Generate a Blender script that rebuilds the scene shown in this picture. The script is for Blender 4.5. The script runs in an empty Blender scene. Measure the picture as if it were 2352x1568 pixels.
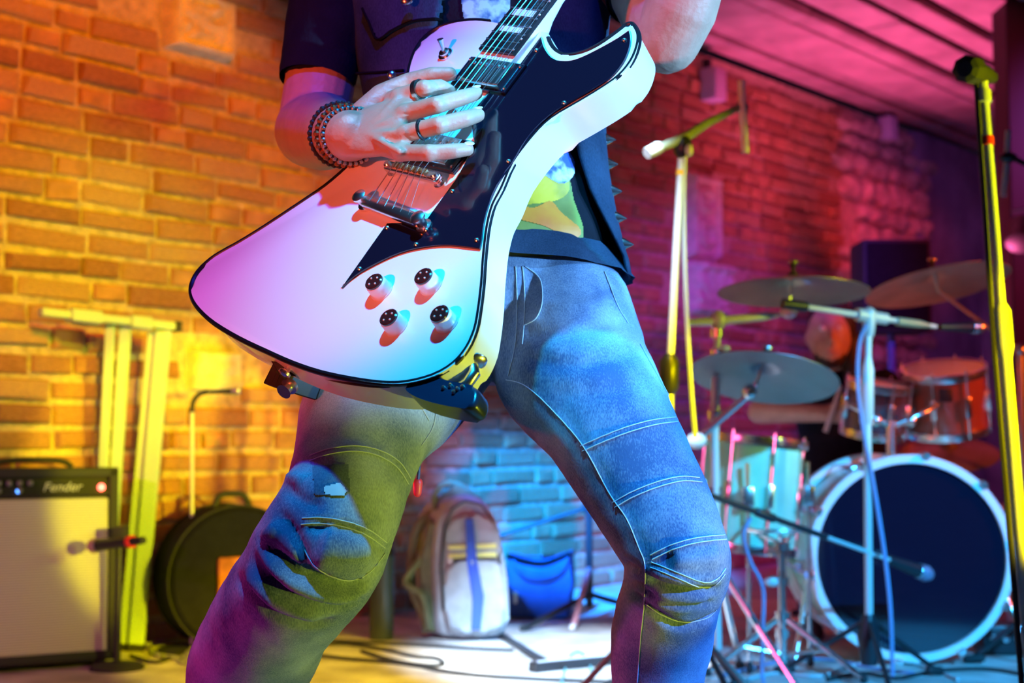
import bpy, bmesh, math, random
import numpy as np
from mathutils import Vector, Matrix, noise
from mathutils.bvhtree import BVHTree
random.seed(7)
sc = bpy.context.scene
COL = sc.collection
V = Vector
PI = math.pi

# ------------------------------------------------------------------ camera
FPX = 3267.0                      # focal length for a 2352 px wide frame (50 mm)
CAMZ = 0.68
PITCH = math.atan2(226.0, FPX)    # horizon at y = 1010
cam_d = bpy.data.cameras.new('camera')
cam_d.sensor_width = 36.0
cam_d.lens = FPX / 2352 * 36.0
cam_d.clip_start = 0.05
cam = bpy.data.objects.new('camera', cam_d)
COL.objects.link(cam)
cam.location = (0, 0, CAMZ)
cam.rotation_euler = (PI / 2 + PITCH, 0, 0)
cam_d.dof.use_dof = True
cam_d.dof.focus_distance = 1.58
cam_d.dof.aperture_fstop = 5.6
sc.camera = cam

# ------------------------------------------------------------------ world, exposure
w = bpy.data.worlds.new('world')
sc.world = w
w.use_nodes = True
w.node_tree.nodes['Background'].inputs[0].default_value = (0.10, 0.06, 0.16, 1)
w.node_tree.nodes['Background'].inputs[1].default_value = 0.05
sc.view_settings.view_transform = 'Standard'
sc.view_settings.look = 'None'
sc.view_settings.gamma = 1.0
sc.view_settings.use_curve_mapping = False
sc.view_settings.exposure = 0.15


# ------------------------------------------------------------------ stage lamps without bodies, some within view; several added for single surfaces
def spot(name, loc, tgt, color, watts, half_deg, blend=0.5, radius=0.05):
    d = bpy.data.lights.new(name, 'SPOT')
    d.color = color
    d.energy = watts
    d.spot_size = math.radians(half_deg * 2)
    d.spot_blend = blend
    d.shadow_soft_size = radius
    o = bpy.data.objects.new(name, d)
    COL.objects.link(o)
    o.location = loc
    o.rotation_euler = (V(tgt) - V(loc)).to_track_quat('-Z', 'Y').to_euler()
    return o


spot('overhead_cyan_spot', (-0.06, 0.80, 2.5), (0.055, 1.56, 0.86), (0.0, 0.66, 0.78), 235, 14.0, 1.0, 0.03)
spot('overhead_blue_spot', (-0.10, 0.78, 2.5), (-0.12, 1.65, 0.85), (0.02, 0.05, 1.0), 125, 22, 0.8, 0.03)
spot('front_blue_spot', (2.3, -0.1, 1.6), (0.325, 1.741, 0.62), (0.05, 0.27, 1.0), 1000, 6.4, 0.25, 0.03)
spot('high_blue_spot', (2.7, 0.3, 0.95), (0.24, 1.58, 1.09), (0.18, 0.50, 1.0), 900, 8.2, 0.4, 0.03)  # extra blue lamp added to brighten the guitar rim and fretting arm
spot('side_blue_spot', (2.9, 0.8, 1.95), (0.2, 1.60, 1.22), (0.16, 0.50, 1.0), 600, 6.8, 0.2, 0.04)
spot('foot_yellow_spot', (1.15, 0.95, 0.15), (-0.108, 1.564, 0.632), (0.85, 0.95, 0.04), 66, 11.5, 0.4, 0.02)
spot('left_red_spot', (-1.6, -0.4, 0.75), (-0.20, 1.71, 1.11), (1.0, 0.11, 0.04), 205, 9.8, 0.4, 0.04)
spot('back_red_spot', (-1.3, 2.7, 0.55), (0.15, 1.7, 0.55), (1.0, 0.03, 0.02), 40, 18, 0.6, 0.04)
spot('magenta_leg_spot', (-2.2, 1.3, 0.25), (-0.32, 1.72, 0.42), (1.0, 0.03, 0.35), 75, 9.5, 0.4, 0.04)
spot('side_yellow_spot', (2.6, 0.6, 0.95), (-0.92, 4.60, 0.52), (1.0, 0.80, 0.0), 1500, 6.2, 0.25, 0.03)
spot('right_lime_spot', (3.0, 2.5, 1.35), (0.95, 3.8, 1.05), (0.70, 0.85, 0.01), 150, 13, 0.5, 0.03)
spot('stand_lime_spot', (1.75, 2.25, 1.05), (0.95, 2.68, 1.05), (0.80, 0.85, 0.0), 110, 26, 0.3, 0.03)  # added close by, only to turn the right foreground stand yellow
spot('right_orange_spot', (3.3, 3.6, 1.5), (1.4, 4.8, 0.85), (1.0, 0.12, 0.01), 200, 22, 0.6, 0.04)
spot('amber_wall_spot', (0.4, 1.3, 2.5), (-1.30, 4.75, 1.48), (1.0, 0.14, 0.0), 680, 15, 0.6, 0.06)
spot('yellow_wall_spot', (0.6, 1.2, 2.2), (-1.35, 4.65, 1.12), (0.55, 0.95, 0.0), 480, 10, 0.9, 0.05)
spot('yellow_floor_spot', (1.2, 1.6, 2.5), (-0.55, 4.25, 0.0), (1.0, 0.72, 0.0), 1100, 8, 0.5, 0.04)
spot('white_floor_spot', (0.1, 2.3, 2.5), (0.16, 4.45, 0.05), (0.50, 0.74, 1.0), 2500, 10, 0.7, 0.04)
spot('magenta_side_spot', (-2.4, 1.6, 1.3), (-0.9, 4.0, 0.3), (1.0, 0.12, 0.42), 110, 28, 0.8, 0.05)
spot('blue_stage_spot', (2.3, 0.9, 2.45), (1.0, 4.3, 0.05), (0.03, 0.42, 1.0), 1500, 12.5, 0.5, 0.06)
spot('blue_wall_spot', (-0.8, 2.3, 2.4), (0.34, 6.4, 0.08), (0.0, 0.22, 1.0), 12000, 7.4, 0.7, 0.05)
spot('violet_wall_spot', (0.9, 3.0, 2.3), (1.1, 7.4, 0.95), (0.25, 0.06, 1.0), 500, 14, 0.8, 0.05)
spot('pink_ceiling_spot', (2.05, 6.95, 0.35), (2.2, 7.1, 2.63), (1.0, 0.12, 0.38), 360, 42, 0.9, 0.10)
spot('red_rubble_spot', (1.6, 5.4, 2.3), (2.3, 8.9, 1.95), (1.0, 0.05, 0.09), 330, 9, 0.9, 0.05)  # added just to redden the rubble; bodiless and within view
spot('red_back_spot', (3.4, 4.2, 2.3), (1.5, 7.4, 1.3), (1.0, 0.03, 0.10), 130, 26, 0.8, 0.08)
spot('violet_back_spot', (2.9, 5.6, 2.4), (2.7, 9.0, 1.0), (0.45, 0.12, 1.0), 60, 40, 0.8, 0.08)


# ------------------------------------------------------------------ view maths: a pixel of the photograph and a distance give a point
CP, SP = math.cos(PITCH), math.sin(PITCH)
CAM = V((0, 0, CAMZ))


def ray(px, py):
    a, b = (px - 1176.0) / FPX, (784.0 - py) / FPX
    return V((a, CP - b * SP, SP + b * CP))


def P(px, py, d):
    return CAM + ray(px, py) * d


def hit_plane(px, py, p0, n):
    r = ray(px, py)
    return CAM + r * ((p0 - CAM).dot(n) / r.dot(n))


def pix(p):
    q = V(p) - CAM
    d = q.y * CP + q.z * SP
    u = -q.y * SP + q.z * CP
    return (1176 + FPX * q.x / d, 784 - FPX * u / d, d)


def fl(px, py, z=0.0):
    return hit_plane(px, py, V((0, 0, z)), V((0, 0, 1)))


# ------------------------------------------------------------------ mesh helpers
def frames(pts):
    pts = [V(p) for p in pts]
    T = []
    for i in range(len(pts)):
        a = pts[max(i - 1, 0)]
        b = pts[min(i + 1, len(pts) - 1)]
        t = b - a
        T.append(t.normalized() if t.length > 1e-9 else V((0, 0, 1)))
    up = V((0, 0, 1)) if abs(T[0].z) < 0.9 else V((1, 0, 0))
    x = T[0].cross(up).normalized()
    out = []
    for t in T:
        x = (x - t * x.dot(t)).normalized()
        out.append((x, t.cross(x)))
    return pts, T, out


def tube(bm, pts, r, seg=8, caps=True, closed=False):
    pts, T, fr = frames(pts)
    n = len(pts)
    rr = r if isinstance(r, (list, tuple)) else [r] * n
    rings = []
    for i in range(n):
        x, y = fr[i]
        rings.append([bm.verts.new(pts[i] + (x * math.cos(2 * PI * k / seg) + y * math.sin(2 * PI * k / seg)) * rr[i]) for k in range(seg)])
    join(bm, rings, caps and not closed, closed)
    return rings


def join(bm, rings, caps=True, closed=False):
    n = len(rings)
    for i in range(n if closed else n - 1):
        A, B = rings[i], rings[(i + 1) % n]
        s = len(A)
        for k in range(s):
            bm.faces.new((A[k], A[(k + 1) % s], B[(k + 1) % s], B[k]))
    if caps:
        bm.faces.new(list(reversed(rings[0])))
        bm.faces.new(rings[-1])


def ell(bm, c, ax, ay, seg=20):
    return [bm.verts.new(V(c) + ax * math.cos(2 * PI * k / seg) + ay * math.sin(2 * PI * k / seg)) for k in range(seg)]


def limb(bm, pts, radii, seg=20, flat=None):
    """a chain with round ends; flat = (direction, factor) squashes the section along a direction"""
    pts = [V(p) for p in pts]
    P2, R2 = [], []
    d0 = (pts[0] - pts[1]).normalized()
    for a in (85, 60, 30):
        a = math.radians(a)
        P2.append(pts[0] + d0 * radii[0] * math.sin(a)); R2.append(radii[0] * math.cos(a))
    P2 += pts; R2 += list(radii)
    d1 = (pts[-1] - pts[-2]).normalized()
    for a in (30, 60, 85):
        a = math.radians(a)
        P2.append(pts[-1] + d1 * radii[-1] * math.sin(a)); R2.append(radii[-1] * math.cos(a))
    q, T, fr = frames(P2)
    rings = []
    for i in range(len(q)):
        x, y = fr[i]
        ring = []
        for k in range(seg):
            o = (x * math.cos(2 * PI * k / seg) + y * math.sin(2 * PI * k / seg)) * R2[i]
            if flat:
                o -= flat[0] * o.dot(flat[0]) * (1 - flat[1])
            ring.append(bm.verts.new(q[i] + o))
        rings.append(ring)
    join(bm, rings)


def smooth_path(pts, n=6):
    pts = [V(p) for p in pts]
    out = []
    for i in range(len(pts) - 1):
        p0 = pts[max(i - 1, 0)]; p1 = pts[i]; p2 = pts[i + 1]; p3 = pts[min(i + 2, len(pts) - 1)]
        for k in range(n):
            t = k / n
            out.append(0.5 * ((2 * p1) + (p2 - p0) * t + (2 * p0 - 5 * p1 + 4 * p2 - p3) * t * t + (3 * p1 - p0 - 3 * p2 + p3) * t ** 3))
    out.append(pts[-1])
    return out


def spline2(pts, n=5, closed=False):
    out = []
    N = len(pts)
    for i in range(N if closed else N - 1):
        g = (lambda j: pts[j % N]) if closed else (lambda j: pts[min(max(j, 0), N - 1)])
        p0, p1, p2, p3 = g(i - 1), g(i), g(i + 1), g(i + 2)
        for k in range(n):
            t = k / n
            out.append(tuple(0.5 * (2 * b + (c - a) * t + (2 * a - 5 * b + 4 * c - d) * t * t + (3 * b - a - 3 * c + d) * t ** 3) for a, b, c, d in zip(p0, p1, p2, p3)))
    if not closed:
        out.append(tuple(pts[-1]))
    return out


X, Y, Z = V((1, 0, 0)), V((0, 1, 0)), V((0, 0, 1))


def box(bm, c, hx, hy, hz, ax=X, ay=Y, az=Z, bev=0.0, seg=2):
    c = V(c)
    vs = [bm.verts.new(c + ax * hx * i + ay * hy * j + az * hz * k) for i in (-1, 1) for j in (-1, 1) for k in (-1, 1)]
    fs = [bm.faces.new([vs[i] for i in f]) for f in ((0, 1, 3, 2), (4, 6, 7, 5), (0, 4, 5, 1), (2, 3, 7, 6), (0, 2, 6, 4), (1, 5, 7, 3))]
    if bev:
        es = list({e for f in fs for e in f.edges})
        bmesh.ops.bevel(bm, geom=es, offset=bev, segments=seg, affect='EDGES', profile=0.5)


def lathe(bm, o, axis, prof, seg=24, caps=True):
    axis = V(axis).normalized()
    x = axis.cross(Z if abs(axis.z) < 0.9 else X).normalized()
    y = axis.cross(x)
    rings = [[bm.verts.new(V(o) + axis * h + (x * math.cos(2 * PI * k / seg) + y * math.sin(2 * PI * k / seg)) * max(r, 1e-5)) for k in range(seg)] for r, h in prof]
    join(bm, rings, caps)


def ball(bm, c, r, seg=12, sx=1, sy=1, sz=1, ax=X, ay=Y, az=Z):
    rings = []
    n = max(seg // 2, 4)
    for i in range(n + 1):
        a = -PI / 2 + PI * i / n
        rr = max(math.cos(a), 0.02)
        rings.append([bm.verts.new(V(c) + (ax * math.cos(2 * PI * k / seg) * rr * sx + ay * math.sin(2 * PI * k / seg) * rr * sy + az * math.sin(a) * sz) * r) for k in range(seg)])
    join(bm, rings)


def prism(bm, outline, off, bev=0.0, seg=2):
    """outline: 3-D points of one face, extruded by the vector off"""
    a = [bm.verts.new(V(p)) for p in outline]
    b = [bm.verts.new(V(p) + off) for p in outline]
    n = len(a)
    f0 = bm.faces.new(a)
    f1 = bm.faces.new(list(reversed(b)))
    for k in range(n):
        bm.faces.new((a[k], b[k], b[(k + 1) % n], a[(k + 1) % n]))
    if bev:
        bmesh.ops.bevel(bm, geom=list(f0.edges) + list(f1.edges), offset=bev, segments=seg, affect='EDGES', profile=0.5)


ORIG = {}


def link(o, parent):
    COL.objects.link(o)
    if parent is not None:
        o.parent = parent
        pw = ORIG.get(parent.name, V((0, 0, 0)))
        o.location = -pw
    ORIG[o.name] = V((0, 0, 0))
    return o


def mk(name, bm, m, parent=None, smooth=True, label=None, kind=None, angle=None):
    me = bpy.data.meshes.new(name)
    bmesh.ops.recalc_face_normals(bm, faces=bm.faces)
    bm.to_mesh(me)
    bm.free()
    me.materials.append(m)
    if smooth:
        me.shade_smooth()
        if angle:
            me.set_sharp_from_angle(angle=math.radians(angle))
    o = bpy.data.objects.new(name, me)
    link(o, parent)
    if label:
        o['label'] = label
    if kind:
        o['kind'] = kind
    return o


def part(name, fn, m, parent, smooth=True, label=None, kind=None, angle=40):
    bm = bmesh.new()
    fn(bm)
    return mk(name, bm, m, parent, smooth, label, kind, angle)


def thing(name, label, cat, loc=(0, 0, 0), group=None):
    o = bpy.data.objects.new(name, None)
    o.empty_display_size = 0.1
    COL.objects.link(o)
    o.location = V(loc)
    ORIG[o.name] = V(loc)
    tag(o, label, cat, group)
    return o


def tag(o, label, cat, group=None):
    o['label'] = label
    o['category'] = cat
    if group:
        o['group'] = group
    return o


def baked(bm, voxel, smooth=6, factor=0.5):
    """fuse overlapping shells into one continuous surface"""
    me = bpy.data.meshes.new('fuse')
    bmesh.ops.recalc_face_normals(bm, faces=bm.faces)
    bm.to_mesh(me)
    bm.free()
    o = bpy.data.objects.new('fuse', me)
    COL.objects.link(o)
    r = o.modifiers.new('r', 'REMESH')
    r.mode = 'VOXEL'
    r.voxel_size = voxel
    if smooth:
        s = o.modifiers.new('s', 'SMOOTH')
        s.iterations = smooth
        s.factor = factor
    dg = bpy.context.evaluated_depsgraph_get()
    out = bpy.data.meshes.new_from_object(o.evaluated_get(dg))
    bpy.data.objects.remove(o)
    bpy.data.meshes.remove(me)
    return out


def mk_mesh(name, me, m, parent=None, label=None):
    me.name = name
    me.materials.clear()
    me.materials.append(m)
    me.shade_smooth()
    o = bpy.data.objects.new(name, me)
    link(o, parent)
    if label:
        o['label'] = label
    return o


def bvh_of(me):
    return BVHTree.FromPolygons([v.co.copy() for v in me.vertices], [tuple(p.vertices) for p in me.polygons])


def cast(bvh, px, py):
    r = ray(px, py).normalized()
    loc, nor, idx, dist = bvh.ray_cast(CAM, r)
    return (loc, nor) if loc is not None else None


# ------------------------------------------------------------------ materials
def mat(name, col, rough=0.5, metal=0.0, spec=0.5, var=0.0, vscale=20, bump=0.0, bscale=60, coat=0.0, emit=None, estr=0.0, col2=None, thr=None, sheen=0.0):
    m = bpy.data.materials.new(name)
    m.use_nodes = True
    nt = m.node_tree
    b = nt.nodes['Principled BSDF']
    c = (*col, 1)
    b.inputs['Base Color'].default_value = c
    b.inputs['Roughness'].default_value = rough
    b.inputs['Metallic'].default_value = metal
    b.inputs['Specular IOR Level'].default_value = spec
    b.inputs['Coat Weight'].default_value = coat
    b.inputs['Sheen Weight'].default_value = sheen
    if emit:
        b.inputs['Emission Color'].default_value = (*emit, 1)
        b.inputs['Emission Strength'].default_value = estr
    if var or bump:
        tc = nt.nodes.new('ShaderNodeTexCoord')
        if var:
            nz = nt.nodes.new('ShaderNodeTexNoise')
            nz.inputs['Scale'].default_value = vscale
            nz.inputs['Detail'].default_value = 6
            nt.links.new(tc.outputs['Object'], nz.inputs['Vector'])
            mr = nt.nodes.new('ShaderNodeMapRange')
            mr.inputs['From Min'].default_value = 0.3 if thr is None else thr[0]
            mr.inputs['From Max'].default_value = 0.7 if thr is None else thr[1]
            nt.links.new(nz.outputs['Fac'], mr.inputs['Value'])
            mx = nt.nodes.new('ShaderNodeMix')
            mx.data_type = 'RGBA'
            c2 = col2 or tuple(x * (1 - var) for x in col)
            mx.inputs['A'].default_value = (*c2, 1)
            mx.inputs['B'].default_value = c
            nt.links.new(mr.outputs['Result'], mx.inputs['Factor'])
            nt.links.new(mx.outputs['Result'], b.inputs['Base Color'])
        if bump:
            n2 = nt.nodes.new('ShaderNodeTexNoise')
            n2.inputs['Scale'].default_value = bscale
            n2.inputs['Detail'].default_value = 5
            nt.links.new(tc.outputs['Object'], n2.inputs['Vector'])
            bp = nt.nodes.new('ShaderNodeBump')
            bp.inputs['Strength'].default_value = bump
            bp.inputs['Distance'].default_value = 0.01
            nt.links.new(n2.outputs['Fac'], bp.inputs['Height'])
            nt.links.new(bp.outputs['Normal'], b.inputs['Normal'])
    return m


def denim(name, light, dark, scale=1.0):
    m = mat(name, light, 0.9, spec=0.08)
    nt = m.node_tree
    b = nt.nodes['Principled BSDF']
    tc = nt.nodes.new('ShaderNodeTexCoord')
    n1 = nt.nodes.new('ShaderNodeTexNoise'); n1.inputs['Scale'].default_value = 9 * scale; n1.inputs['Detail'].default_value = 4
    n2 = nt.nodes.new('ShaderNodeTexNoise'); n2.inputs['Scale'].default_value = 700; n2.inputs['Detail'].default_value = 3
    mp = nt.nodes.new('ShaderNodeMapping'); mp.inputs['Scale'].default_value = (1, 1, 0.35)
    nt.links.new(tc.outputs['Object'], mp.inputs['Vector'])
    nt.links.new(tc.outputs['Object'], n1.inputs['Vector'])
    nt.links.new(mp.outputs['Vector'], n2.inputs['Vector'])
    wv = nt.nodes.new('ShaderNodeTexWave'); wv.inputs['Scale'].default_value = 260; wv.inputs['Distortion'].default_value = 1.5
    wv.bands_direction = 'DIAGONAL'
    nt.links.new(tc.outputs['Object'], wv.inputs['Vector'])
    a1 = nt.nodes.new('ShaderNodeMath'); a1.operation = 'MULTIPLY_ADD'; a1.inputs[1].default_value = 0.42
    nt.links.new(n2.outputs['Fac'], a1.inputs[0]); nt.links.new(n1.outputs['Fac'], a1.inputs[2])
    a2 = nt.nodes.new('ShaderNodeMath'); a2.operation = 'MULTIPLY_ADD'; a2.inputs[1].default_value = 0.0
    nt.links.new(wv.outputs['Fac'], a2.inputs[0]); nt.links.new(a1.outputs[0], a2.inputs[2])
    mr = nt.nodes.new('ShaderNodeMapRange'); mr.inputs['From Min'].default_value = 0.54; mr.inputs['From Max'].default_value = 1.02
    nt.links.new(a2.outputs[0], mr.inputs['Value'])
    mx = nt.nodes.new('ShaderNodeMix'); mx.data_type = 'RGBA'
    mx.inputs['A'].default_value = (*dark, 1); mx.inputs['B'].default_value = (*light, 1)
    nt.links.new(mr.outputs['Result'], mx.inputs['Factor'])
    nt.links.new(mx.outputs['Result'], b.inputs['Base Color'])
    bp = nt.nodes.new('ShaderNodeBump'); bp.inputs['Strength'].default_value = 0.35; bp.inputs['Distance'].default_value = 0.002
    nt.links.new(a2.outputs[0], bp.inputs['Height'])
    nt.links.new(bp.outputs['Normal'], b.inputs['Normal'])
    return m


M = dict(
    brick=mat('brick_clay', (0.56, 0.28, 0.13), 0.9, var=0.45, vscale=14, bump=0.5, bscale=60),
    brick2=mat('brick_pale', (0.62, 0.36, 0.19), 0.9, var=0.4, vscale=18, bump=0.5, bscale=70),
    brick3=mat('brick_dark', (0.46, 0.20, 0.09), 0.9, var=0.5, vscale=12, bump=0.5, bscale=60),
    mortar=mat('mortar', (0.66, 0.50, 0.34), 0.95, var=0.45, vscale=30, bump=0.6, bscale=90),
    stone=mat('carved_stone', (0.72, 0.66, 0.52), 0.9, var=0.3, vscale=25, bump=0.4, bscale=60),
    rubble=mat('rubble_stone', (0.60, 0.42, 0.34), 0.9, var=0.5, vscale=12, bump=0.8, bscale=30),
    plaster=mat('plaster', (0.42, 0.34, 0.44), 0.9, var=0.6, vscale=3.0, bump=0.5, bscale=20),
    plank=mat('ceiling_plank', (0.60, 0.40, 0.40), 0.65, var=0.4, vscale=5, bump=0.15, bscale=30),
    darkwood=mat('dark_wood', (0.10, 0.055, 0.05), 0.7, var=0.4, vscale=8),
    black=mat('black_paint', (0.010, 0.010, 0.012), 0.5),
    gloss=mat('gloss_black', (0.006, 0.007, 0.02), 0.12, coat=0.6),
    plastic=mat('black_plastic', (0.018, 0.018, 0.022), 0.4),
    rubber=mat('rubber', (0.02, 0.02, 0.022), 0.7),
    chrome=mat('chrome', (0.88, 0.86, 0.84), 0.24, 1.0),
    steel=mat('brushed_steel', (0.6, 0.6, 0.62), 0.32, 1.0),
    satin=mat('satin_grey_metal', (0.62, 0.63, 0.60), 0.45, 0.2),
    white=mat('ivory_lacquer', (0.86, 0.85, 0.88), 0.28, coat=0.4),
    cream=mat('cream_plastic', (0.80, 0.78, 0.70), 0.4),
    skin=mat('skin', (0.60, 0.33, 0.22), 0.5, var=0.18, vscale=35, bump=0.12, bscale=160),
    darkcloth=mat('black_cloth', (0.010, 0.010, 0.016), 0.9, var=0.3, vscale=40, bump=0.15, bscale=220, spec=0.15),
    lining=mat('black_lining', (0.004, 0.004, 0.005), 0.95, spec=0.1),
    jeans=denim('washed_denim', (0.44, 0.52, 0.62), (0.06, 0.10, 0.20)),
    jeans_dark=denim('dark_denim', (0.20, 0.25, 0.34), (0.05, 0.08, 0.15)),
    vest=denim('vest_denim', (0.05, 0.085, 0.14), (0.014, 0.026, 0.05)),
    stitch=mat('pale_stitching', (0.46, 0.52, 0.60), 0.8),
    seamdark=mat('seam_shadow_fold', (0.10, 0.14, 0.22), 0.9),
)


# ================================================================== SETTING
S = V((0.652, 0.758, 0)).normalized()
N = V((0.758, -0.652, 0)).normalized()
W0 = V((-1.48, 4.5, 0))


def wp(s, z, q=0.0):
    return W0 + S * s + Z * z + N * q


def wall_at(px, py):
    p = hit_plane(px, py, W0, N)
    return (p - W0).dot(S), p.z


S_END = wall_at(2245, 600)[0]
CEIL = wall_at(2100, 306)[1]

# floor
floor_m = mat('worn_stage_floor', (0.78, 0.72, 0.68), 0.5, var=0.55, vscale=6, bump=0.25, bscale=18, col2=(0.34, 0.29, 0.27))


def f_floor(bm):
    box(bm, (0.8, 4.5, -0.05), 5.6, 8.0, 0.05)


fo = part('floor', f_floor, floor_m, None, False)
fo['kind'] = 'structure'

# brick wall on the left and at the back
wall = part('wall_back', lambda bm: box(bm, wp((S_END - 2.2) / 2, CEIL / 2, -0.1), (S_END + 2.2) / 2, CEIL / 2, 0.1, S, Z, N), M['mortar'], None, False)
wall['kind'] = 'structure'

stones = []          # rectangles in wall coordinates that the bricks leave free


def srect(x0, y0, x1, y1):
    a, b = wall_at(x0, y0), wall_at(x1, y1)
    c, d = wall_at(x0, y1), wall_at(x1, y0)
    return (min(a[0], c[0]), max(b[0], d[0]), min(b[1], c[1]), max(a[1], d[1]))


R_TILE = srect(372, 0, 520, 132)
R_TILE = (R_TILE[0], R_TILE[1], wall_at(446, 130)[1], wall_at(446, -8)[1])
R_PALE = (wall_at(428, 850)[0], wall_at(545, 850)[0], wall_at(485, 900)[1], wall_at(485, 805)[1])
R_PILAR = (wall_at(1572, 500)[0], wall_at(1640, 500)[0], wall_at(1605, 600)[1], wall_at(1605, 400)[1])
R_CAPIT = (wall_at(1574, 650)[0], wall_at(1655, 650)[0], wall_at(1605, 725)[1], wall_at(1605, 602)[1])
stones += [R_TILE, R_PALE, R_PILAR, R_CAPIT]


def relief(rect, depth, fn, nx=28, nz=28):
    def f(bm):
        s0, s1, z0, z1 = rect
        g = []
        for i in range(nx + 1):
            row = []
            for j in range(nz + 1):
                a, b = i / nx, j / nz
                e = min(a, 1 - a, b, 1 - b)
                h = depth * min(1, e * 14) * (0.55 + 0.45 * fn(a, b)) if 0 < i < nx and 0 < j < nz else 0
                jit = 0.04 * noise.noise(V((a * 5, b * 5, depth * 99)))
                row.append(bm.verts.new(wp(s0 + (s1 - s0) * (a + jit * (0.5 - abs(a - .5)) * 0), z0 + (z1 - z0) * b + jit * 0.1, h)))
            g.append(row)
        for i in range(nx):
            for j in range(nz):
                bm.faces.new((g[i][j], g[i + 1][j], g[i + 1][j + 1], g[i][j + 1]))
    return f


def fn_tile(a, b):
    rim = 1.0 if min(a, 1 - a, b, 1 - b) < 0.13 else 0.1
    lumps = 0.6 + 0.9 * noise.noise(V((a * 7, b * 7, 3)))
    return max(rim, lumps if 0.2 < a < 0.8 and 0.2 < b < 0.8 else 0)


def fn_scroll(a, b):
    r1 = math.hypot((a - 0.5) * 1.0, (b - 0.68) * 2.2)
    r2 = math.hypot((a - 0.5) * 1.0, (b - 0.3) * 2.2)
    top = 1.2 if b > 0.9 else 0
    edge = 0.9 if min(a, 1 - a) < 0.12 else 0
    return max(top, edge, 0.5 + 0.5 * math.cos(r1 * 26) if r1 < 0.36 else 0, 0.5 + 0.5 * math.cos(r2 * 26) if r2 < 0.36 else 0.1)


def fn_cap(a, b):
    fan = 0.6 + 0.4 * math.cos(math.atan2(b - 0.1, a - 0.5) * 14)
    return (1.3 if b > 0.82 else fan * (0.4 + 0.8 * b))


part('relief_stone', relief(R_TILE, 0.075, fn_tile), M['stone'], wall, label='pale carved square stone tile with a raised rim', angle=None)
part('relief_stone', relief(R_PALE, 0.05, lambda a, b: 0.7 + 0.5 * noise.noise(V((a * 4, b * 4, 9)))), M['stone'], wall, label='rough pale cream stone block low in the brick wall', angle=None)
part('relief_stone', relief(R_PILAR, 0.07, fn_scroll, 26, 50), M['stone'], wall, label='tall carved scroll stone', angle=None)
part('relief_stone', relief(R_CAPIT, 0.11, fn_cap, 26, 30), M['stone'], wall, label='carved capital stone under the scroll stone', angle=None)

# bricks: twelve shapes, shared between all the bricks
BR = []
for k in range(12):
    bm = bmesh.new()
    rnd = random.Random(100 + k)
    j = lambda a: rnd.uniform(-a, a)
    bk = [bm.verts.new((sx * .5, sz * .5, -0.2)) for sx, sz in ((-1, -1), (1, -1), (1, 1), (-1, 1))]
    md = [bm.verts.new((sx * .5 + j(.02), sz * .5 + j(.05), 0.55 + j(.15))) for sx, sz in ((-1, -1), (1, -1), (1, 1), (-1, 1))]
    ft = [bm.verts.new((sx * (.455 + j(.02)), sz * (.38 + j(.05)), 1.0 + j(.25))) for sx, sz in ((-1, -1), (1, -1), (1, 1), (-1, 1))]
    join(bm, [bk, md, ft])
    me = bpy.data.meshes.new('brick')
    bmesh.ops.recalc_face_normals(bm, faces=bm.faces)
    bm.to_mesh(me); bm.free()
    me.materials.append([M['brick'], M['brick'], M['brick2'], M['brick'], M['brick2'], M['brick3']][k % 6])
    BR.append(me)

FIG = [(640, -50), (600, 400), (430, 640), (640, 860), (690, 900), (640, 1150), (420, 1600), (700, 1600), (960, 1060), (1060, 950), (1140, 920),
       (1300, 1100), (1420, 1260), (1400, 1600), (1630, 1600), (1680, 1260), (1440, 640), (1400, 400), (1640, -50)]


def inside(x, y, poly):
    c = False
    j = len(poly) - 1
    for i in range(len(poly)):
        if (poly[i][1] > y) != (poly[j][1] > y) and x < (poly[j][0] - poly[i][0]) * (y - poly[i][1]) / (poly[j][1] - poly[i][1]) + poly[i][0]:
            c = not c
        j = i
    return c


COURSE = 0.0800
rows = int(CEIL / COURSE)
allb = []
rb = random.Random(5)
S_RUB = wall_at(1930, 500)[0]
S_PLA = wall_at(2105, 500)[0]
for r in range(rows):
    z = r * COURSE + 0.5 * COURSE
    s = -1.0 - rb.random() * 0.3
    while s < S_PLA + 0.3:
        L = rb.choice((0.13, 0.15, 0.24, 0.27, 0.27, 0.29, 0.20))
        c = s + L / 2
        h = COURSE - 0.018 + rb.uniform(-.012, .006)
        s += L
        if any(a - 0.02 < c + L / 2 - 0.02 and c - L / 2 + 0.02 < b + 0.02 and lo - 0.01 < z + h / 2 - 0.01 and z - h / 2 + 0.01 < hi + 0.01 for a, b, lo, hi in stones):
            continue
        limit = S_PLA + 0.25 * noise.noise(V((z * 2.5, 3, 1))) - 0.1
        if c > limit:
            continue
        px, py, d = pix(wp(c, z))
        if S_RUB + 0.2 * noise.noise(V((z * 3, 7, 1))) < c and z > 1.0:
            continue
        a = L * FPX / d
        vis = -60 < px < 2400 and -40 < py < 1480 and not inside(px, py, FIG)
        allb.append((a if vis else 0, c, z, L, h))
allb.sort(reverse=True)
rest = bmesh.new()
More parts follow.
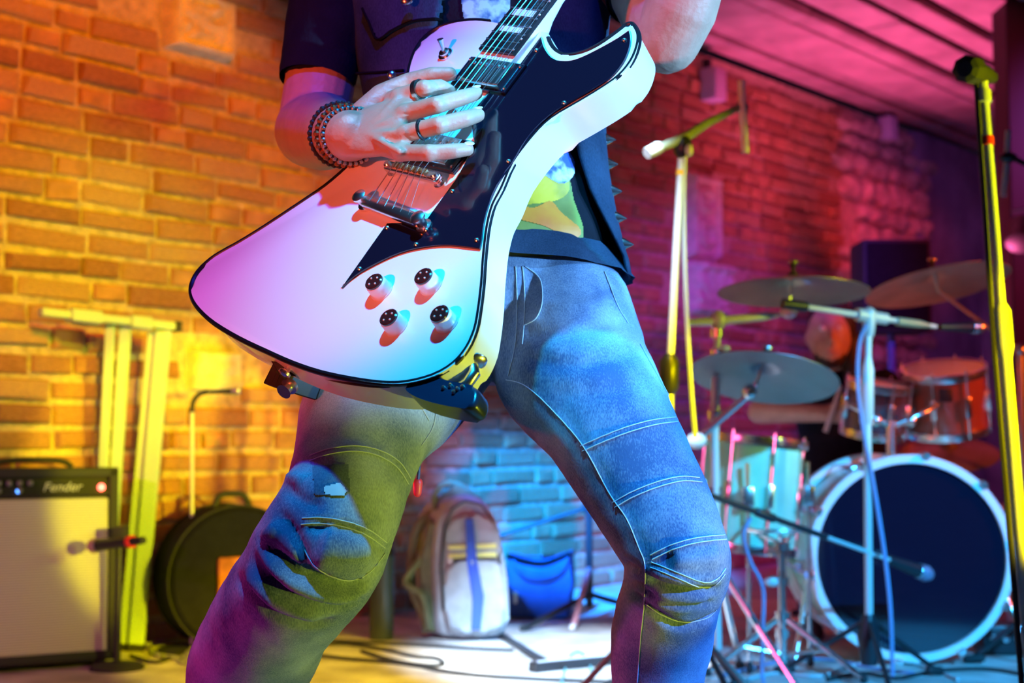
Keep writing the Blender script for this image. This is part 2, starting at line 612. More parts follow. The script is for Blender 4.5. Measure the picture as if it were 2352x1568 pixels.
for i, (a, c, z, L, h) in enumerate(allb):
    me = BR[rb.randrange(12)]
    mt = Matrix.Translation(wp(c, z + rb.uniform(-.003, .003))) @ Matrix((S, Z, N)).transposed().to_4x4() @ Matrix.Rotation(rb.uniform(-.03, .03), 4, 'Z') @ Matrix.Diagonal((L - 0.016, h, 0.016 + rb.uniform(-.006, .010), 1))
    if i < 285 and a > 0:
        o = bpy.data.objects.new('brick', me)
        COL.objects.link(o)
        o.parent = wall
        o.matrix_basis = mt
    else:
        n0 = len(rest.verts)
        rest.from_mesh(me)
        rest.verts.ensure_lookup_table()
        bmesh.ops.transform(rest, matrix=mt, verts=rest.verts[n0:])
mk('brick_field', rest, M['brick'], wall, False, kind='stuff')

# rubble stones where the brickwork is broken, and the plaster beyond
rr = random.Random(11)
zz = 1.0
while zz < CEIL - 0.1:
    s = S_RUB + rr.uniform(-.15, .15)
    hgt = rr.uniform(0.09, 0.17)
    while s < S_PLA + 0.25 * noise.noise(V((zz * 2.5, 3, 1))):
        L = rr.uniform(0.14, 0.34)
        bm = bmesh.new()
        bmesh.ops.create_icosphere(bm, subdivisions=2, radius=1)
        for v in bm.verts:
            k = 1 + 0.35 * noise.noise(v.co * 1.6 + V((s * 9, zz * 9, 0)))
            q = v.co * k
            v.co = wp(s + L / 2 + q.x * L * 0.52, zz + hgt / 2 + q.y * hgt * 0.54, q.z * 0.07 + 0.01)
        mk('rubble_stone', bm, M['rubble'], wall, False)
        s += L
    zz += hgt


def f_plaster(bm):
    g = []
    nz = 26
    for j in range(nz + 1):
        z = CEIL * j / nz
        s0 = S_PLA + 0.25 * noise.noise(V((z * 2.5, 3, 1))) - 0.08
        row = []
        for i in range(13):
            s = s0 + (S_END - s0) * i / 12
            h = 0.0 if i == 0 else 0.035 + 0.03 * noise.noise(V((s * 2, z * 2, 4)))
            row.append(bm.verts.new(wp(s, z, h)))
        g.append(row)
    for j in range(nz):
        for i in range(12):
            bm.faces.new((g[j][i], g[j][i + 1], g[j + 1][i + 1], g[j + 1][i]))


part('plaster_patch', f_plaster, M['plaster'], wall, label='dark violet plastered stretch of the wall', angle=None)

# wall on the right, square to the brick wall
RL = 5.2
o = part('wall_right', lambda bm: box(bm, wp(S_END + 0.1, CEIL / 2, RL / 2), RL / 2, CEIL / 2, 0.1, N, Z, S), M['plaster'], None, False)
o['kind'] = 'structure'

# plank ceiling running along the brick wall
ceil = part('ceiling', lambda bm: box(bm, wp((S_END - 1.0) / 2, CEIL + 0.13, 1.5), (S_END + 1.4) / 2, 1.65, 0.03, S, N, Z), M['darkwood'], None, False)
ceil['kind'] = 'structure'


def ceil_q(py, px=2100):
    p = hit_plane(px, py, V((0, 0, CEIL)), Z)
    return (p - W0).dot(N)


edges = [(306, 281, 0.03), (277, 243, 0.055), (240, 181, 0.0), (177, 152, 0.0), (148, 128, 0.05), (126, 69, 0.0), (52, 8, 0.0), (-8, -50, 0.02), (-56, -120, 0.0), (-140, -210, 0.0), (-225, -300, 0.03)]
pk = random.Random(3)
for a, b, up in edges:
    q0, q1 = ceil_q(a), ceil_q(b)
    if q1 > 3.1:
        break
    seams = [S_END + 0.2, -1.0] if up else [S_END + 0.2, pk.uniform(3.5, 5.5), -1.0]
    for k in range(len(seams) - 1):
        s1, s0 = seams[k] - 0.004, seams[k + 1] + 0.004
        def f(bm):
            box(bm, wp((s0 + s1) / 2, CEIL + 0.03 + up, (q0 + q1) / 2), (s1 - s0) / 2, (q1 - q0) / 2, 0.025 + pk.uniform(-.004, .004), S, N, Z, 0.006, 1)
        part('plank', f, M['plank'], ceil, False)


# dark post at the right edge
def f_col(bm):
    a = P(2314, 900, 6.6)
    box(bm, (a.x + 0.14, a.y, 1.6), 0.14, 0.10, 1.6, bev=0.008)


o = part('column', f_col, mat('dark_red_post', (0.03, 0.008, 0.008), 0.6, var=0.4, vscale=5), None, False)
o['kind'] = 'structure'


# ================================================================== ELECTRIC GUITAR
R3, U3, F3 = V((1, 0, 0)), V((0, -SP, CP)), V((0, CP, SP))
GU = (R3 * .549 + U3 * .7825 + F3 * .295).normalized()          # along the neck
GV = (R3 * .701 - U3 * .239 - F3 * .672)
GV = (GV - GU * GV.dot(GU)).normalized()                        # across the neck, to the thin strings
GN = GU.cross(GV)
if GN.y > 0:
    GN = -GN                                                    # out of the face
GO = P(1065, 300, 1.64)


def G(px, py, h=0.0):
    return hit_plane(px, py, GO + GN * h, GN)


def L3(u, v, h=0.0):
    return GO + GU * u + GV * v + GN * h


def curve_px(segs, n=5):
    """segs: list of point runs; a run is splined, runs meet in corners"""
    out = []
    for r in segs:
        q = spline2(r, n) if len(r) > 2 else list(r)
        out += q if not out else (q[1:] if (abs(q[0][0] - out[-1][0]) + abs(q[0][1] - out[-1][1])) < 0.5 else q)
    if abs(out[0][0] - out[-1][0]) + abs(out[0][1] - out[-1][1]) < 0.5:
        out.pop()
    return out


guitar = thing('electric_guitar', 'ivory electric guitar with black pickguard and four knobs, slung across the standing player', 'guitar', GO)
BODY = curve_px([
    [(1157, 55), (1106, 48), (1065, 49), (1023, 58), (987, 77), (960, 107), (945, 143), (937, 179), (922, 225), (895, 275), (850, 330), (800, 383), (748, 428),
     (700, 461), (649, 495), (600, 527), (553, 556), (515, 577), (484, 597), (455, 625), (440, 656), (443, 685), (461, 713), (496, 744), (553, 778), (614, 807), (675, 834),
     (737, 855), (806, 870), (878, 880), (935, 879), (997, 863), (1043, 836), (1073, 801), (1092, 759), (1101, 713), (1108, 656), (1112, 599), (1117, 549), (1123, 511), (1134, 472), (1154, 434),
     (1180, 376), (1226, 315), (1268, 274), (1328, 238), (1381, 206), (1423, 176), (1450, 143), (1464, 110), (1467, 84), (1460, 66), (1451, 56)],
    [(1451, 56), (1441, 58), (1423, 72), (1387, 98), (1357, 115), (1328, 125), (1298, 128), (1277, 119), (1262, 98), (1256, 71)],
    [(1256, 71), (1157, 55)]], 3)
TH = 0.048


def f_body(bm):
    prism(bm, [G(x, y) for x, y in BODY], -GN * TH, 0.0045, 3)


body = part('body', f_body, M['white'], guitar, angle=50)


def offs(poly, k):
    pass


bnd = [G(x, y, -0.0030) for x, y in BODY[:-1]]
part('binding', lambda bm: tube(bm, bnd[2:-1], 0.0035, 8), mat('satin_black', (.006, .007, .012), .35), guitar, label='thin glossy black edge binding')
GUARD = curve_px([
    [(1444, 70), (1417, 89), (1372, 114), (1337, 131), (1313, 139), (1292, 140), (1271, 136), (1256, 121), (1247, 104), (1242, 84)],
    [(1242, 84), (1192, 152)], [(1192, 152), (1132, 205)], [(1132, 205), (1078, 262)], [(1078, 262), (1092, 332)], [(1092, 332), (1050, 408)], [(1050, 408), (974, 514)],
    [(974, 514), (930, 512), (889, 512)], [(889, 512), (784, 660)],
    [(784, 660), (813, 633), (859, 606), (916, 580), (974, 566), (1031, 562), (1101, 570)],
    [(1101, 570), (1106, 545), (1110, 511), (1121, 469), (1141, 423), (1172, 375), (1215, 310), (1260, 265), (1313, 231), (1360, 204), (1402, 175), (1430, 143), (1444, 110), (1447, 86), (1444, 70)]], 3)
part('pickguard', lambda bm: prism(bm, [G(x, y, 0.0030) for x, y in GUARD], -GN * 0.0032, 0.0006, 1), M['gloss'], guitar, False)
part('pickguard_edge', lambda bm: tube(bm, [G(x, y, 0.0009) for x, y in GUARD], 0.0011, 6, closed=True), M['cream'], guitar, label='pale lower layer of the pickguard')

# neck
UE, UN = 0.1105, 0.571


def half(u):
    k = (u - UE) / (UN - UE)
    return 0.0292 + (0.0215 - 0.0292) * k, -0.0268 + 0.003 * k


def f_board(bm):
    q = []
    for u in (UE, UN):
        h, c = half(u)
        q.append((L3(u, c - h, 0.0135), L3(u, c + h, 0.0135)))
    prism(bm, [q[0][0], q[0][1], q[1][1], q[1][0]], -GN * 0.006, 0.0008, 1)


part('fretboard', f_board, mat('dark_fretboard', (0.012, 0.009, 0.012), 0.3), guitar, False)


def f_neck(bm):
    rings = []
    for u in [UE - 0.012, UE + 0.02, UE + 0.05, UE + 0.075, UE + 0.10, 0.3, 0.45, UN]:
        h, c = half(u)
        dep = 0.046 if u < UE + 0.03 else (0.040 if u < UE + 0.06 else (0.026 if u < UE + 0.08 else 0.019))
        ring = []
        for k in range(13):
            a = PI * k / 12
            ring.append(bm.verts.new(L3(u, c - h * 1.0 * math.cos(a), 0.0072 - dep * (math.sin(a) ** 0.6))))
        rings.append(ring)
    join(bm, rings)


part('neck', f_neck, M['white'], guitar, angle=60)
for k in range(3, 22):
    u = -0.077 + 0.648 * 2 ** (-k / 12)
    h, c = half(u)
    part('fret', lambda bm: tube(bm, [L3(u, c - h * .97, 0.0137), L3(u, c + h * .97, 0.0137)], 0.0011, 6), M['chrome'], guitar)
for k in (5, 7, 9, 12, 15, 17, 19):
    u0 = -0.077 + 0.648 * 2 ** (-k / 12)
    u1 = -0.077 + 0.648 * 2 ** (-(k - 1) / 12)
    h, c = half(u0)
    part('inlay', lambda bm: prism(bm, [L3(u0 + .0022, c - h * .62, .0138), L3(u0 + .0022, c + h * .62, .0138), L3(u1 - .0022, c + h * .62, .0138), L3(u1 - .0022, c - h * .62, .0138)], -GN * .0006), mat('pearl_inlay', (0.75, 0.78, 0.85), 0.25) if k == 5 else bpy.data.materials['pearl_inlay'], guitar, False)
for k in range(9):
    u = -0.077 + 0.648 * 2 ** (-(21 - k * 1.5) / 12)
    h, c = half(u)
    part('side_dot', lambda bm: ball(bm, L3(u, c + h - .002, .0135), 0.0014, 8), M['cream'], guitar)


def f_head(bm):
    o = [(UN, -.045), (UN + .02, -.052), (UN + .17, -.060), (UN + .19, -.02), (UN + .15, .018), (UN + .02, .006), (UN, -.003)]
    prism(bm, [L3(u, v, 0.006 - (u - UN) * 0.2) for u, v in o], -GN * 0.014, 0.002, 1)


hd = part('headstock', f_head, M['white'], guitar, False)
for k in range(3):
    for sgn, vv in ((-1, -.066), (1, .022)):
        part('tuning_peg', lambda bm: ball(bm, L3(UN + .05 + .045 * k, vv, -.012), .009, 10, .6, 1, 1.2), M['chrome'], hd)


# pickups
def pickup(u0, v0, label):
    fr = part('pickup', lambda bm: prism(bm, [L3(u0 + a * .0225, v0 + b * .0465, .0075) for a, b in ((-1, -1), (-1, 1), (1, 1), (1, -1))], -GN * .009, .002, 2), M['gloss'], guitar, False, label=label)
    part('pickup_cover', lambda bm: prism(bm, [L3(u0 + a * .0185, v0 + b * .0350, .0135) for a, b in ((-1, -1), (-1, 1), (1, 1), (1, -1))], -GN * .011, .0025, 3), M['chrome'], fr)
    for i in range(6):
        part('pole_piece', lambda bm: lathe(bm, L3(u0 + .009, v0 - .025 + i * .010, .0133), GN, [(.0025, 0), (.0025, .0006), (.0016, .0010)], 10), M['steel'], fr)
    for a in (-1, 1):
        for b in (-1, 1):
            part('screw', lambda bm: ball(bm, L3(u0 + a * .017, v0 + b * .0425, .0078), .0022, 8), M['chrome'], fr)


pickup(0.080, -0.020, 'chrome neck pickup in a black ring')
pp = G(1069, 368) - GO
pickup(pp.dot(GU), pp.dot(GV) - 0.0455, 'bridge pickup under the picking hand')

# bridge and tailpiece
bc = -0.077


def f_bridge(bm):
    a, b = L3(bc, -.0600, .0105), L3(bc, .0300, .0105)
    box(bm, (a + b) / 2, .0065, .0455, .005, GU, GV, GN, .0035, 3)


bridge = part('bridge', f_bridge, M['chrome'], guitar)
for s in (-1, 1):
    part('bridge_post', lambda bm: lathe(bm, L3(bc, -.015 + s * .0405, 0), GN, [(.0075, 0), (.0075, .003), (.0045, .004), (.0045, .017), (.003, .0185)], 16), M['chrome'], bridge)
ST = [-.015 + (i - 2.5) * .0098 for i in range(6)]
for i in range(6):
    part('saddle', lambda bm: box(bm, L3(bc, ST[i], .0165), .0045, .0034, .0028, GU, GV, GN, .0008, 1), mat('brass_saddle', (0.85, 0.6, 0.3), 0.25, 1.0) if i == 0 else bpy.data.materials['brass_saddle'], bridge, False)
ta, tb = G(838, 462, .010), G(962, 508, .010)
tdir = (tb - ta).normalized()
tlen = (tb - ta).length


def f_tail(bm):
    box(bm, (ta + tb) / 2, .0080, tlen * .5, .0062, tdir.cross(GN), tdir, GN, .0045, 3)


tail = part('tailpiece', f_tail, M['chrome'], guitar)
for q in (ta - tdir * .004, tb + tdir * .004):
    part('tail_stud', lambda bm: lathe(bm, q - GN * .0095, GN, [(.0095, 0), (.0095, .004), (.006, .005), (.006, .015), (.0088, .016), (.0088, .019), (.005, .021)], 18), M['chrome'], tail)
for i in range(6):
    h1, c1 = half(UN)
    k = (i - 2.5) / 2.5
    e = ta.lerp(tb, 0.5 + k * 0.36) + GN * .006
    part('string', lambda bm: tube(bm, [e, L3(bc, ST[i], .0200), L3(UN, c1 + k * h1 * .85, .0160)], 0.0006 - .00005 * i, 5), M['steel'], guitar)

# knobs
amber = mat('dark_knob_cap', (0.05, 0.012, 0.012), 0.15, coat=0.8)
for x, y in ((877, 668), (990, 656), (911, 750), (1027, 742)):
    b = G(x, y)
    kn = part('knob', lambda bm: lathe(bm, b, GN, [(.0135, 0), (.0135, .001), (.0122, .0025), (.0118, .012), (.0112, .0150), (.0100, .0158)], 28), M['white'], guitar, label='clear topped volume and tone knob')
    part('knob_cap', lambda bm: lathe(bm, b + GN * .0155, GN, [(.0108, 0), (.0106, .0018), (.009, .0028), (.0085, .0022), (.002, .0024)], 24), amber, kn)
    for q in range(4):
        a = q * PI / 2 + .4
        part('knob_mark', lambda bm: ball(bm, b + GN * .0178 + (GU * math.cos(a) + GV * math.sin(a)) * .0055, .0013, 6), M['cream'], kn)
sw = G(1024, 126)
swo = part('selector_switch', lambda bm: lathe(bm, sw, GN, [(.0095, 0), (.0095, .002), (.0065, .0025), (.0065, .006), (.004, .007)], 20), M['chrome'], guitar)
part('switch_lever', lambda bm: tube(bm, [sw + GN * .005, sw + GN * .013 + GU * .003, sw + GN * .021 + GU * .006], [.0022, .0028, .0042], 12), M['chrome'], swo)
for x, y in ((1434, 92), (1232, 116), (1296, 236), (1168, 370), (1095, 551), (956, 561), (826, 617), (889, 523), (1039, 439), (979, 528)):
    part('screw', lambda bm: ball(bm, G(x, y, .0032), .0030, 10, sz=.8, ax=GU, ay=GV, az=GN), M['chrome'], guitar)
# jack plate on the lower rim
jp = G(1082, 830, -.024)
rim_n = (GV * .75 - GU * .66).normalized()
jk = part('jack_plate', lambda bm: ball(bm, jp + rim_n * .004, .017, 16, 1, .8, .28, rim_n.cross(GN), GN, rim_n), M['chrome'], guitar)
part('jack_plug', lambda bm: tube(bm, [jp + rim_n * .004, jp + rim_n * .018, jp + rim_n * .018 - GU * .012, jp + rim_n * .016 - GU * .03 - GV * .012], [.007, .007, .0065, .006], 14), M['chrome'], jk)
part('strap_button', lambda bm: lathe(bm, G(668, 838, -.024), -GU, [(.004, 0), (.004, .008), (.0075, .010), (.0075, .013), (.003, .015)], 14), M['chrome'], guitar)

# wireless pack on the jack
wt = thing('wireless_transmitter', 'glossy black wireless pack hanging from the jack under the guitar', 'transmitter', G(1012, 897, -.02))
TP = spline2([(930, 876), (945, 862), (985, 861), (1030, 874), (1075, 882), (1096, 893), (1094, 922), (1078, 937), (1040, 934), (985, 922), (945, 906), (931, 892)], 3, True)
wt_b = part('case', lambda bm: prism(bm, [G(x, y, -.004) for x, y in TP], -GN * .026, .005, 3), mat('blue_sheen_plastic', (.015, .025, .06), .28, coat=.5), wt)  # blue sheen of the top face is put into this base colour
for x, y in ((1018, 890), (1034, 885), (1050, 893), (1062, 888), (1042, 900)):
    part('stud', lambda bm: ball(bm, G(x, y, -.003), .0026, 8), M['chrome'], wt_b)
part('lead', lambda bm: tube(bm, smooth_path([G(933, 880, -.012), G(880, 888, -.006), G(800, 880, -.010), G(720, 862, -.02)], 6), .0016, 6), M['rubber'], wt)


# ================================================================== THE GUITARIST
person = thing('person', 'guitarist in studded black denim vest and washed ribbed biker jeans, picking an ivory guitar', 'person', fl(1050, 2250))
H = G
# ---- skin: torso core, neck, head, both arms and hands as one surface
bm = bmesh.new()
EL_R = P(716, 302, 1.93)
WR_R = H(806, 312, .046)
SH_R = P(800, -190, 2.02)
SH_L = P(1395, -200, 2.0)
EL_L = P(1532, 92, 1.80)
WR_L = L3(.40, .088, -.055)


def trow(y, cx, d, hw, hd):
    c = P(cx, y, d)
    return c, hw, hd


TORSO = [(640, 1140, 1.84, .135, .090), (500, 1132, 1.87, .128, .088), (300, 1118, 1.92, .138, .098), (120, 1105, 1.95, .150, .105), (-60, 1097, 1.98, .158, .105), (-200, 1095, 2.0, .150, .085), (-280, 1095, 2.01, .09, .06)]
rings = [ell(bm, P(cx, y, d), X * a, (Y * .98 + Z * -.1) * b, 24) for y, cx, d, a, b in TORSO]
join(bm, rings)
limb(bm, [P(1095, -230, 2.02), P(1092, -370, 2.0), P(1090, -430, 1.99)], [.06, .055, .055])
HEAD = P(1088, -560, 1.97)
ball(bm, HEAD, .105, 24, .78, .95, 1.12)
ball(bm, HEAD + V((0, -.035, -.05)), .07, 20, .85, .8, 1.0)
limb(bm, [HEAD + V((0, -.092, .02)), HEAD + V((0, -.115, -.02)), HEAD + V((0, -.105, -.03))], [.010, .014, .012], 10)
for s in (-1, 1):
    ball(bm, HEAD + V((s * .083, .01, -.01)), .028, 12, .35, .7, 1.1)
limb(bm, [SH_R, SH_R.lerp(EL_R, .5), EL_R], [.056, .050, .047])
limb(bm, [EL_R + V((-.002, 0, 0)), EL_R.lerp(WR_R, .30) + Z * .002, EL_R.lerp(WR_R, .62), WR_R], [.049, .051, .041, .030], 24)
limb(bm, [SH_L, SH_L.lerp(EL_L, .5), EL_L], [.056, .048, .043])
limb(bm, [EL_L, EL_L.lerp(WR_L, .3), EL_L.lerp(WR_L, .7), WR_L], [.043, .046, .036, .029])
# picking hand: palm, four fingers, thumb
kn = [(917, 224, .046), (930, 262, .051), (928, 306, .050), (916, 346, .043)]
AX = (H(925, 285, .05) - H(806, 312, .05)).normalized()
AY = AX.cross(GN).normalized()
prow = [(800, 314, .044, .031, .021), (830, 306, .044, .036, .019), (865, 297, .045, .042, .017), (900, 290, .046, .0445, .016), (928, 286, .046, .043, .0145), (942, 284, .045, .039, .012)]
join(bm, [ell(bm, H(x, y, h), AY * a, GN * b, 24) for x, y, h, a, b in prow])
FG = [
    ([(900, 228, .042), (917, 222, .047), (975, 203, .054), (1012, 199, .038), (1034, 210, .022)], [.0105, .0108, .0102, .0093, .0080]),
    ([(905, 264, .046), (930, 260, .051), (1003, 241, .054), (1062, 224, .036), (1094, 214, .021)], [.0108, .0110, .0104, .0097, .0084]),
    ([(905, 304, .046), (932, 306, .050), (1008, 288, .052), (1068, 273, .036), (1098, 264, .022)], [.0108, .0108, .0104, .0099, .0087]),
    ([(895, 344, .042), (920, 350, .044), (985, 351, .044), (1042, 347, .032), (1074, 343, .021)], [.0102, .0102, .0096, .0090, .0080])]
for pts, r in FG:
    limb(bm, [H(*p) for p in pts], r, 14)
    ball(bm, H(pts[1][0], pts[1][1], pts[1][2] + .003), .0115, 12)                 # knuckle
    ball(bm, H(pts[2][0], pts[2][1], pts[2][2] + .0012), .0108, 12)
    limb(bm, [H(840, 306, .058), H((840 + pts[1][0]) / 2, (306 + pts[1][1]) / 2, .060), H(pts[1][0], pts[1][1], .056)], [.003, .004, .005], 8)   # tendon
limb(bm, [H(835, 262, .040), H(880, 222, .036), H(940, 190, .030), H(995, 174, .026), H(1034, 170, .020)], [.017, .0165, .0125, .0112, .0088], 14)
# fretting hand round the neck
join(bm, [ell(bm, L3(.40 + .004 * i, .088 - .02 * i, -.055 + .006 * i), GU * a, GN * b, 18) for i, (a, b) in enumerate([(.030, .022), (.038, .018), (.042, .016), (.040, .014)])])
for i in range(4):
    u = .372 + .021 * i
    limb(bm, [L3(u, .030, -.036), L3(u, .020, -.005), L3(u - .004, .008, .026), L3(u - .006, -.014 - .004 * i, .026)], [.0098, .0095, .009, .0078], 12)
limb(bm, [L3(.36, .06, -.05), L3(.375, .01, -.045), L3(.40, -.04, -.03), L3(.41, -.052, -.006)], [.016, .013, .011, .009], 12)
skin = mk_mesh('body', baked(bm, .0029, 5, .5), M['skin'], person, 'bare forearms and hands')
SKB = bvh_of(skin.data)
nail_m = mat('fingernail', (0.85, 0.66, 0.58), 0.3)
for pts, r in FG[1:]:
    a, b = H(*pts[3]), H(*pts[4])
    d = (b - a).normalized()
    side = d.cross(GN).normalized()
    up = side.cross(d).normalized()
    if up.dot(GN) < 0:
        up = -up
    part('fingernail', lambda bm: ball(bm, b + d * .0015 + up * (r[4] - .0012), .0062, 12, 1.05, .82, .3, d, side, up), nail_m, person)
# eyes, mouth, hair
for s in (-1, 1):
    part('eye', lambda bm: ball(bm, HEAD + V((s * .033, -.088, .018)), .012, 12), M['cream'], person)
part('mouth', lambda bm: ball(bm, HEAD + V((0, -.088, -.068)), .022, 12, 1, .3, .25), mat('lips', (0.55, 0.22, 0.2), 0.4), person)


def f_hair(bm):
    ball(bm, HEAD + V((0, .018, .025)), .112, 24, .82, .95, 1.1)
    for k in range(14):
        a = PI * (0.05 + 0.9 * k / 13)
        limb(bm, [HEAD + V((math.cos(a) * .085, .02 + math.sin(a) * .085, .03)), HEAD + V((math.cos(a) * .10, .03 + math.sin(a) * .09, -.10)), HEAD + V((math.cos(a) * .11, .035 + math.sin(a) * .08, -.22))], [.03, .028, .012], 8)


part('hair', f_hair, mat('dark_hair', (0.03, 0.018, 0.012), 0.6), person)

# ---- T-shirt
bm = bmesh.new()
SHIRT = [(640, 1142, 1.832, .140, .098), (560, 1138, 1.85, .145, .104), (470, 1130, 1.875, .143, .104), (380, 1124, 1.895, .144, .106), (250, 1114, 1.93, .150, .110), (100, 1104, 1.955, .162, .118), (-60, 1097, 1.98, .172, .118), (-200, 1095, 2.0, .168, .098), (-285, 1095, 2.01, .10, .07)]
join(bm, [ell(bm, P(cx, y, d), X * a, (Y * .98 + Z * -.1) * b, 32) for y, cx, d, a, b in SHIRT])
SL_R = P(727, 190, 1.945)
SL_L = SH_L.lerp(EL_L, .66)
limb(bm, [SH_R + X * .01, SH_R.lerp(SL_R, .5), SL_R + (SH_R - SL_R).normalized() * .03], [.066, .062, .0535], 24)
limb(bm, [SH_L - X * .01, SH_L.lerp(SL_L, .5), SL_L + (SH_L - SL_L).normalized() * .03], [.066, .062, .054], 24)
tee = mk_mesh('shirt', baked(bm, .006, 5), M['darkcloth'], person, 'black shirt with a bright printed front')
for v, nv in [(v, v.normal.copy()) for v in tee.data.vertices]:
    v.co += nv * .004 * noise.noise(v.co * 18 + V((3, 1, 7)))
# open sleeve cuffs and hem
part('cuff', lambda bm: tube(bm, [SL_R + (SH_R - SL_R).normalized() * .034, SL_R + (SH_R - SL_R).normalized() * .010, SL_R], [.0535, .0530, .0515], 24, caps=False), M['darkcloth'], tee)
part('cuff', lambda bm: tube(bm, [SL_L + (SH_L - SL_L).normalized() * .034, SL_L], [.054, .053], 24, caps=False), M['darkcloth'], tee)
TEEB = bvh_of(tee.data)


def patch(name, bvh, poly, m, parent, lift=.0016, step=9, label=None, stepf=None):
    """a flat print or sewn patch that lies on a curved cloth surface"""
    xs = [p[0] for p in poly]; ys = [p[1] for p in poly]
    bm = bmesh.new()
    g = {}
    nx = int((max(xs) - min(xs)) / step) + 1
    ny = int((max(ys) - min(ys)) / step) + 1
    for i in range(nx + 1):
        for j in range(ny + 1):
            x, y = min(xs) + (max(xs) - min(xs)) * i / nx, min(ys) + (max(ys) - min(ys)) * j / ny
            if inside(x, y, poly):
                h = cast(bvh, x, y)
                if h:
                    g[i, j] = bm.verts.new(h[0] + h[1] * lift)
    for i in range(nx):
        for j in range(ny):
            q = [(i, j), (i + 1, j), (i + 1, j + 1), (i, j + 1)]
            if all(k in g for k in q):
                bm.faces.new([g[k] for k in q])
    return mk(name, bm, m, parent, True, label)


pr_y = mat('print_yellow', (0.85, 0.55, 0.03), 0.55, var=0.7, vscale=14, col2=(0.16, 0.20, 0.02), thr=(.38, .6), bump=.2, bscale=30)
pr_b = mat('print_blue', (0.75, 0.82, 0.95), 0.55, var=0.9, vscale=38, col2=(0.04, 0.10, 0.45), thr=(.42, .56))
pr_o = mat('print_orange', (0.95, 0.45, 0.03), 0.5, var=0.5, vscale=10, col2=(0.75, 0.12, 0.02))
pr_g = mat('print_green', (0.35, 0.75, 0.55), 0.5, var=0.9, vscale=45, col2=(0.02, 0.12, 0.25), thr=(.42, .58))
pr_k = mat('print_olive', (0.30, 0.32, 0.05), 0.6, var=.6, vscale=16)
patch('print', TEEB, spline2([(1130, 400), (1230, 380), (1300, 400), (1318, 460), (1340, 540), (1300, 600), (1210, 605), (1130, 600)], 4, True), pr_k, tee, .0014, 2)
patch('print', TEEB, spline2([(1180, 400), (1240, 372), (1300, 400), (1306, 440), (1280, 462), (1230, 470), (1170, 470)], 4, True), pr_y, tee, .0018, 2)
patch('print', TEEB, spline2([(1190, 330), (1250, 330), (1308, 352), (1318, 400), (1290, 424), (1250, 405), (1210, 370)], 4, True), pr_b, tee, .0022, 2)
patch('print', TEEB, spline2([(1160, 455), (1220, 478), (1262, 462), (1290, 490), (1334, 530), (1310, 552), (1250, 522), (1180, 500)], 4, True), pr_o, tee, .0022, 2)
patch('print', TEEB, spline2([(1062, -60), (1110, -70), (1165, -40), (1170, 40), (1140, 70), (1085, 70), (1064, 40)], 4, True), pr_g, tee, .0018, 2)

# ---- jeans
bm = bmesh.new()
join(bm, [ell(bm, P(cx, y, d), X * a, (Y * .98 + Z * -.12) * b, 32) for y, cx, d, a, b in [(630, 1145, 1.837, .152, .105), (668, 1143, 1.835, .160, .112), (730, 1138, 1.83, .165, .115), (800, 1130, 1.82, .158, .112), (862, 1118, 1.81, .11, .09)]])
RL = [(1282, 720, 1.81, .095), (1300, 800, 1.775, .097), (1322, 862, 1.745, .095), (1395, 968, 1.70, .0805), (1463, 1094, 1.67, .0725), (1524, 1205, 1.64, .0655), (1554, 1268, 1.625, .0605), (1560, 1300, 1.63, .0590), (1545, 1355, 1.65, .0595), (1528, 1420, 1.68, .0600), (1520, 1470, 1.70, .0605), (1511, 1560, 1.725, .0560), (1500, 1800, 1.79, .050), (1495, 2080, 1.84, .050)]
limb(bm, smooth_path([P(x, y, d) for x, y, d, r in RL], 3), [q[0] for q in spline2([(r,) for x, y, d, r in RL], 3)], 28)
LL = [(985, 770, 1.82, .100), (925, 870, 1.75, .092), (850, 957, 1.69, .0845), (820, 1045, 1.635, .0720), (795, 1130, 1.595, .0685), (764, 1206, 1.57, .0700), (728, 1278, 1.57, .0745), (682, 1346, 1.60, .0725), (632, 1410, 1.64, .0710), (593, 1488, 1.69, .0735), (564, 1564, 1.74, .0725), (520, 1760, 1.84, .058), (480, 2000, 1.95, .052)]
limb(bm, smooth_path([P(x, y, d) for x, y, d, r in LL], 3), [q[0] for q in spline2([(r,) for x, y, d, r in LL], 3)], 28)
jme = baked(bm, .0046, 5)
J0 = bvh_of(jme)


def on(bvh, poly, n=8):
    out = []
    for x, y in (spline2(poly, n) if len(poly) > 2 else [(poly[0][0] + (poly[1][0] - poly[0][0]) * k / 10, poly[0][1] + (poly[1][1] - poly[0][1]) * k / 10) for k in range(11)]):
        h = cast(bvh, x, y)
        if h:
            out.append(h)
    return out


def emboss(me, bvh, items):
    acc = {}
    CO = np.array([tuple(v.co) for v in me.vertices])
    for poly, wdt, amp in items:
        pts = on(bvh, poly, 14)
        if not pts:
            continue
        A = np.array([tuple(p) for p, nn in pts])
        R = wdt * 2.6
        lo, hi = A.min(0) - R, A.max(0) + R
        idx = np.nonzero(((CO > lo) & (CO < hi)).all(1))[0]
        for vi in idx:
            dd = ((A - CO[vi]) ** 2).sum(1)
            i = int(dd.argmin())
            dist = math.sqrt(dd[i])
            if dist < R and me.vertices[int(vi)].normal.dot(pts[i][1]) > -.3:
                e = min(i, len(pts) - 1 - i) / max(1, len(pts) * .2)
                acc[vi] = acc.get(vi, 0) + amp * math.exp(-(dist / wdt) ** 2) * min(1, .25 + e)
    nor = [v.normal.copy() for v in me.vertices]
    for i, a in acc.items():
        me.vertices[int(i)].co += nor[int(i)] * a


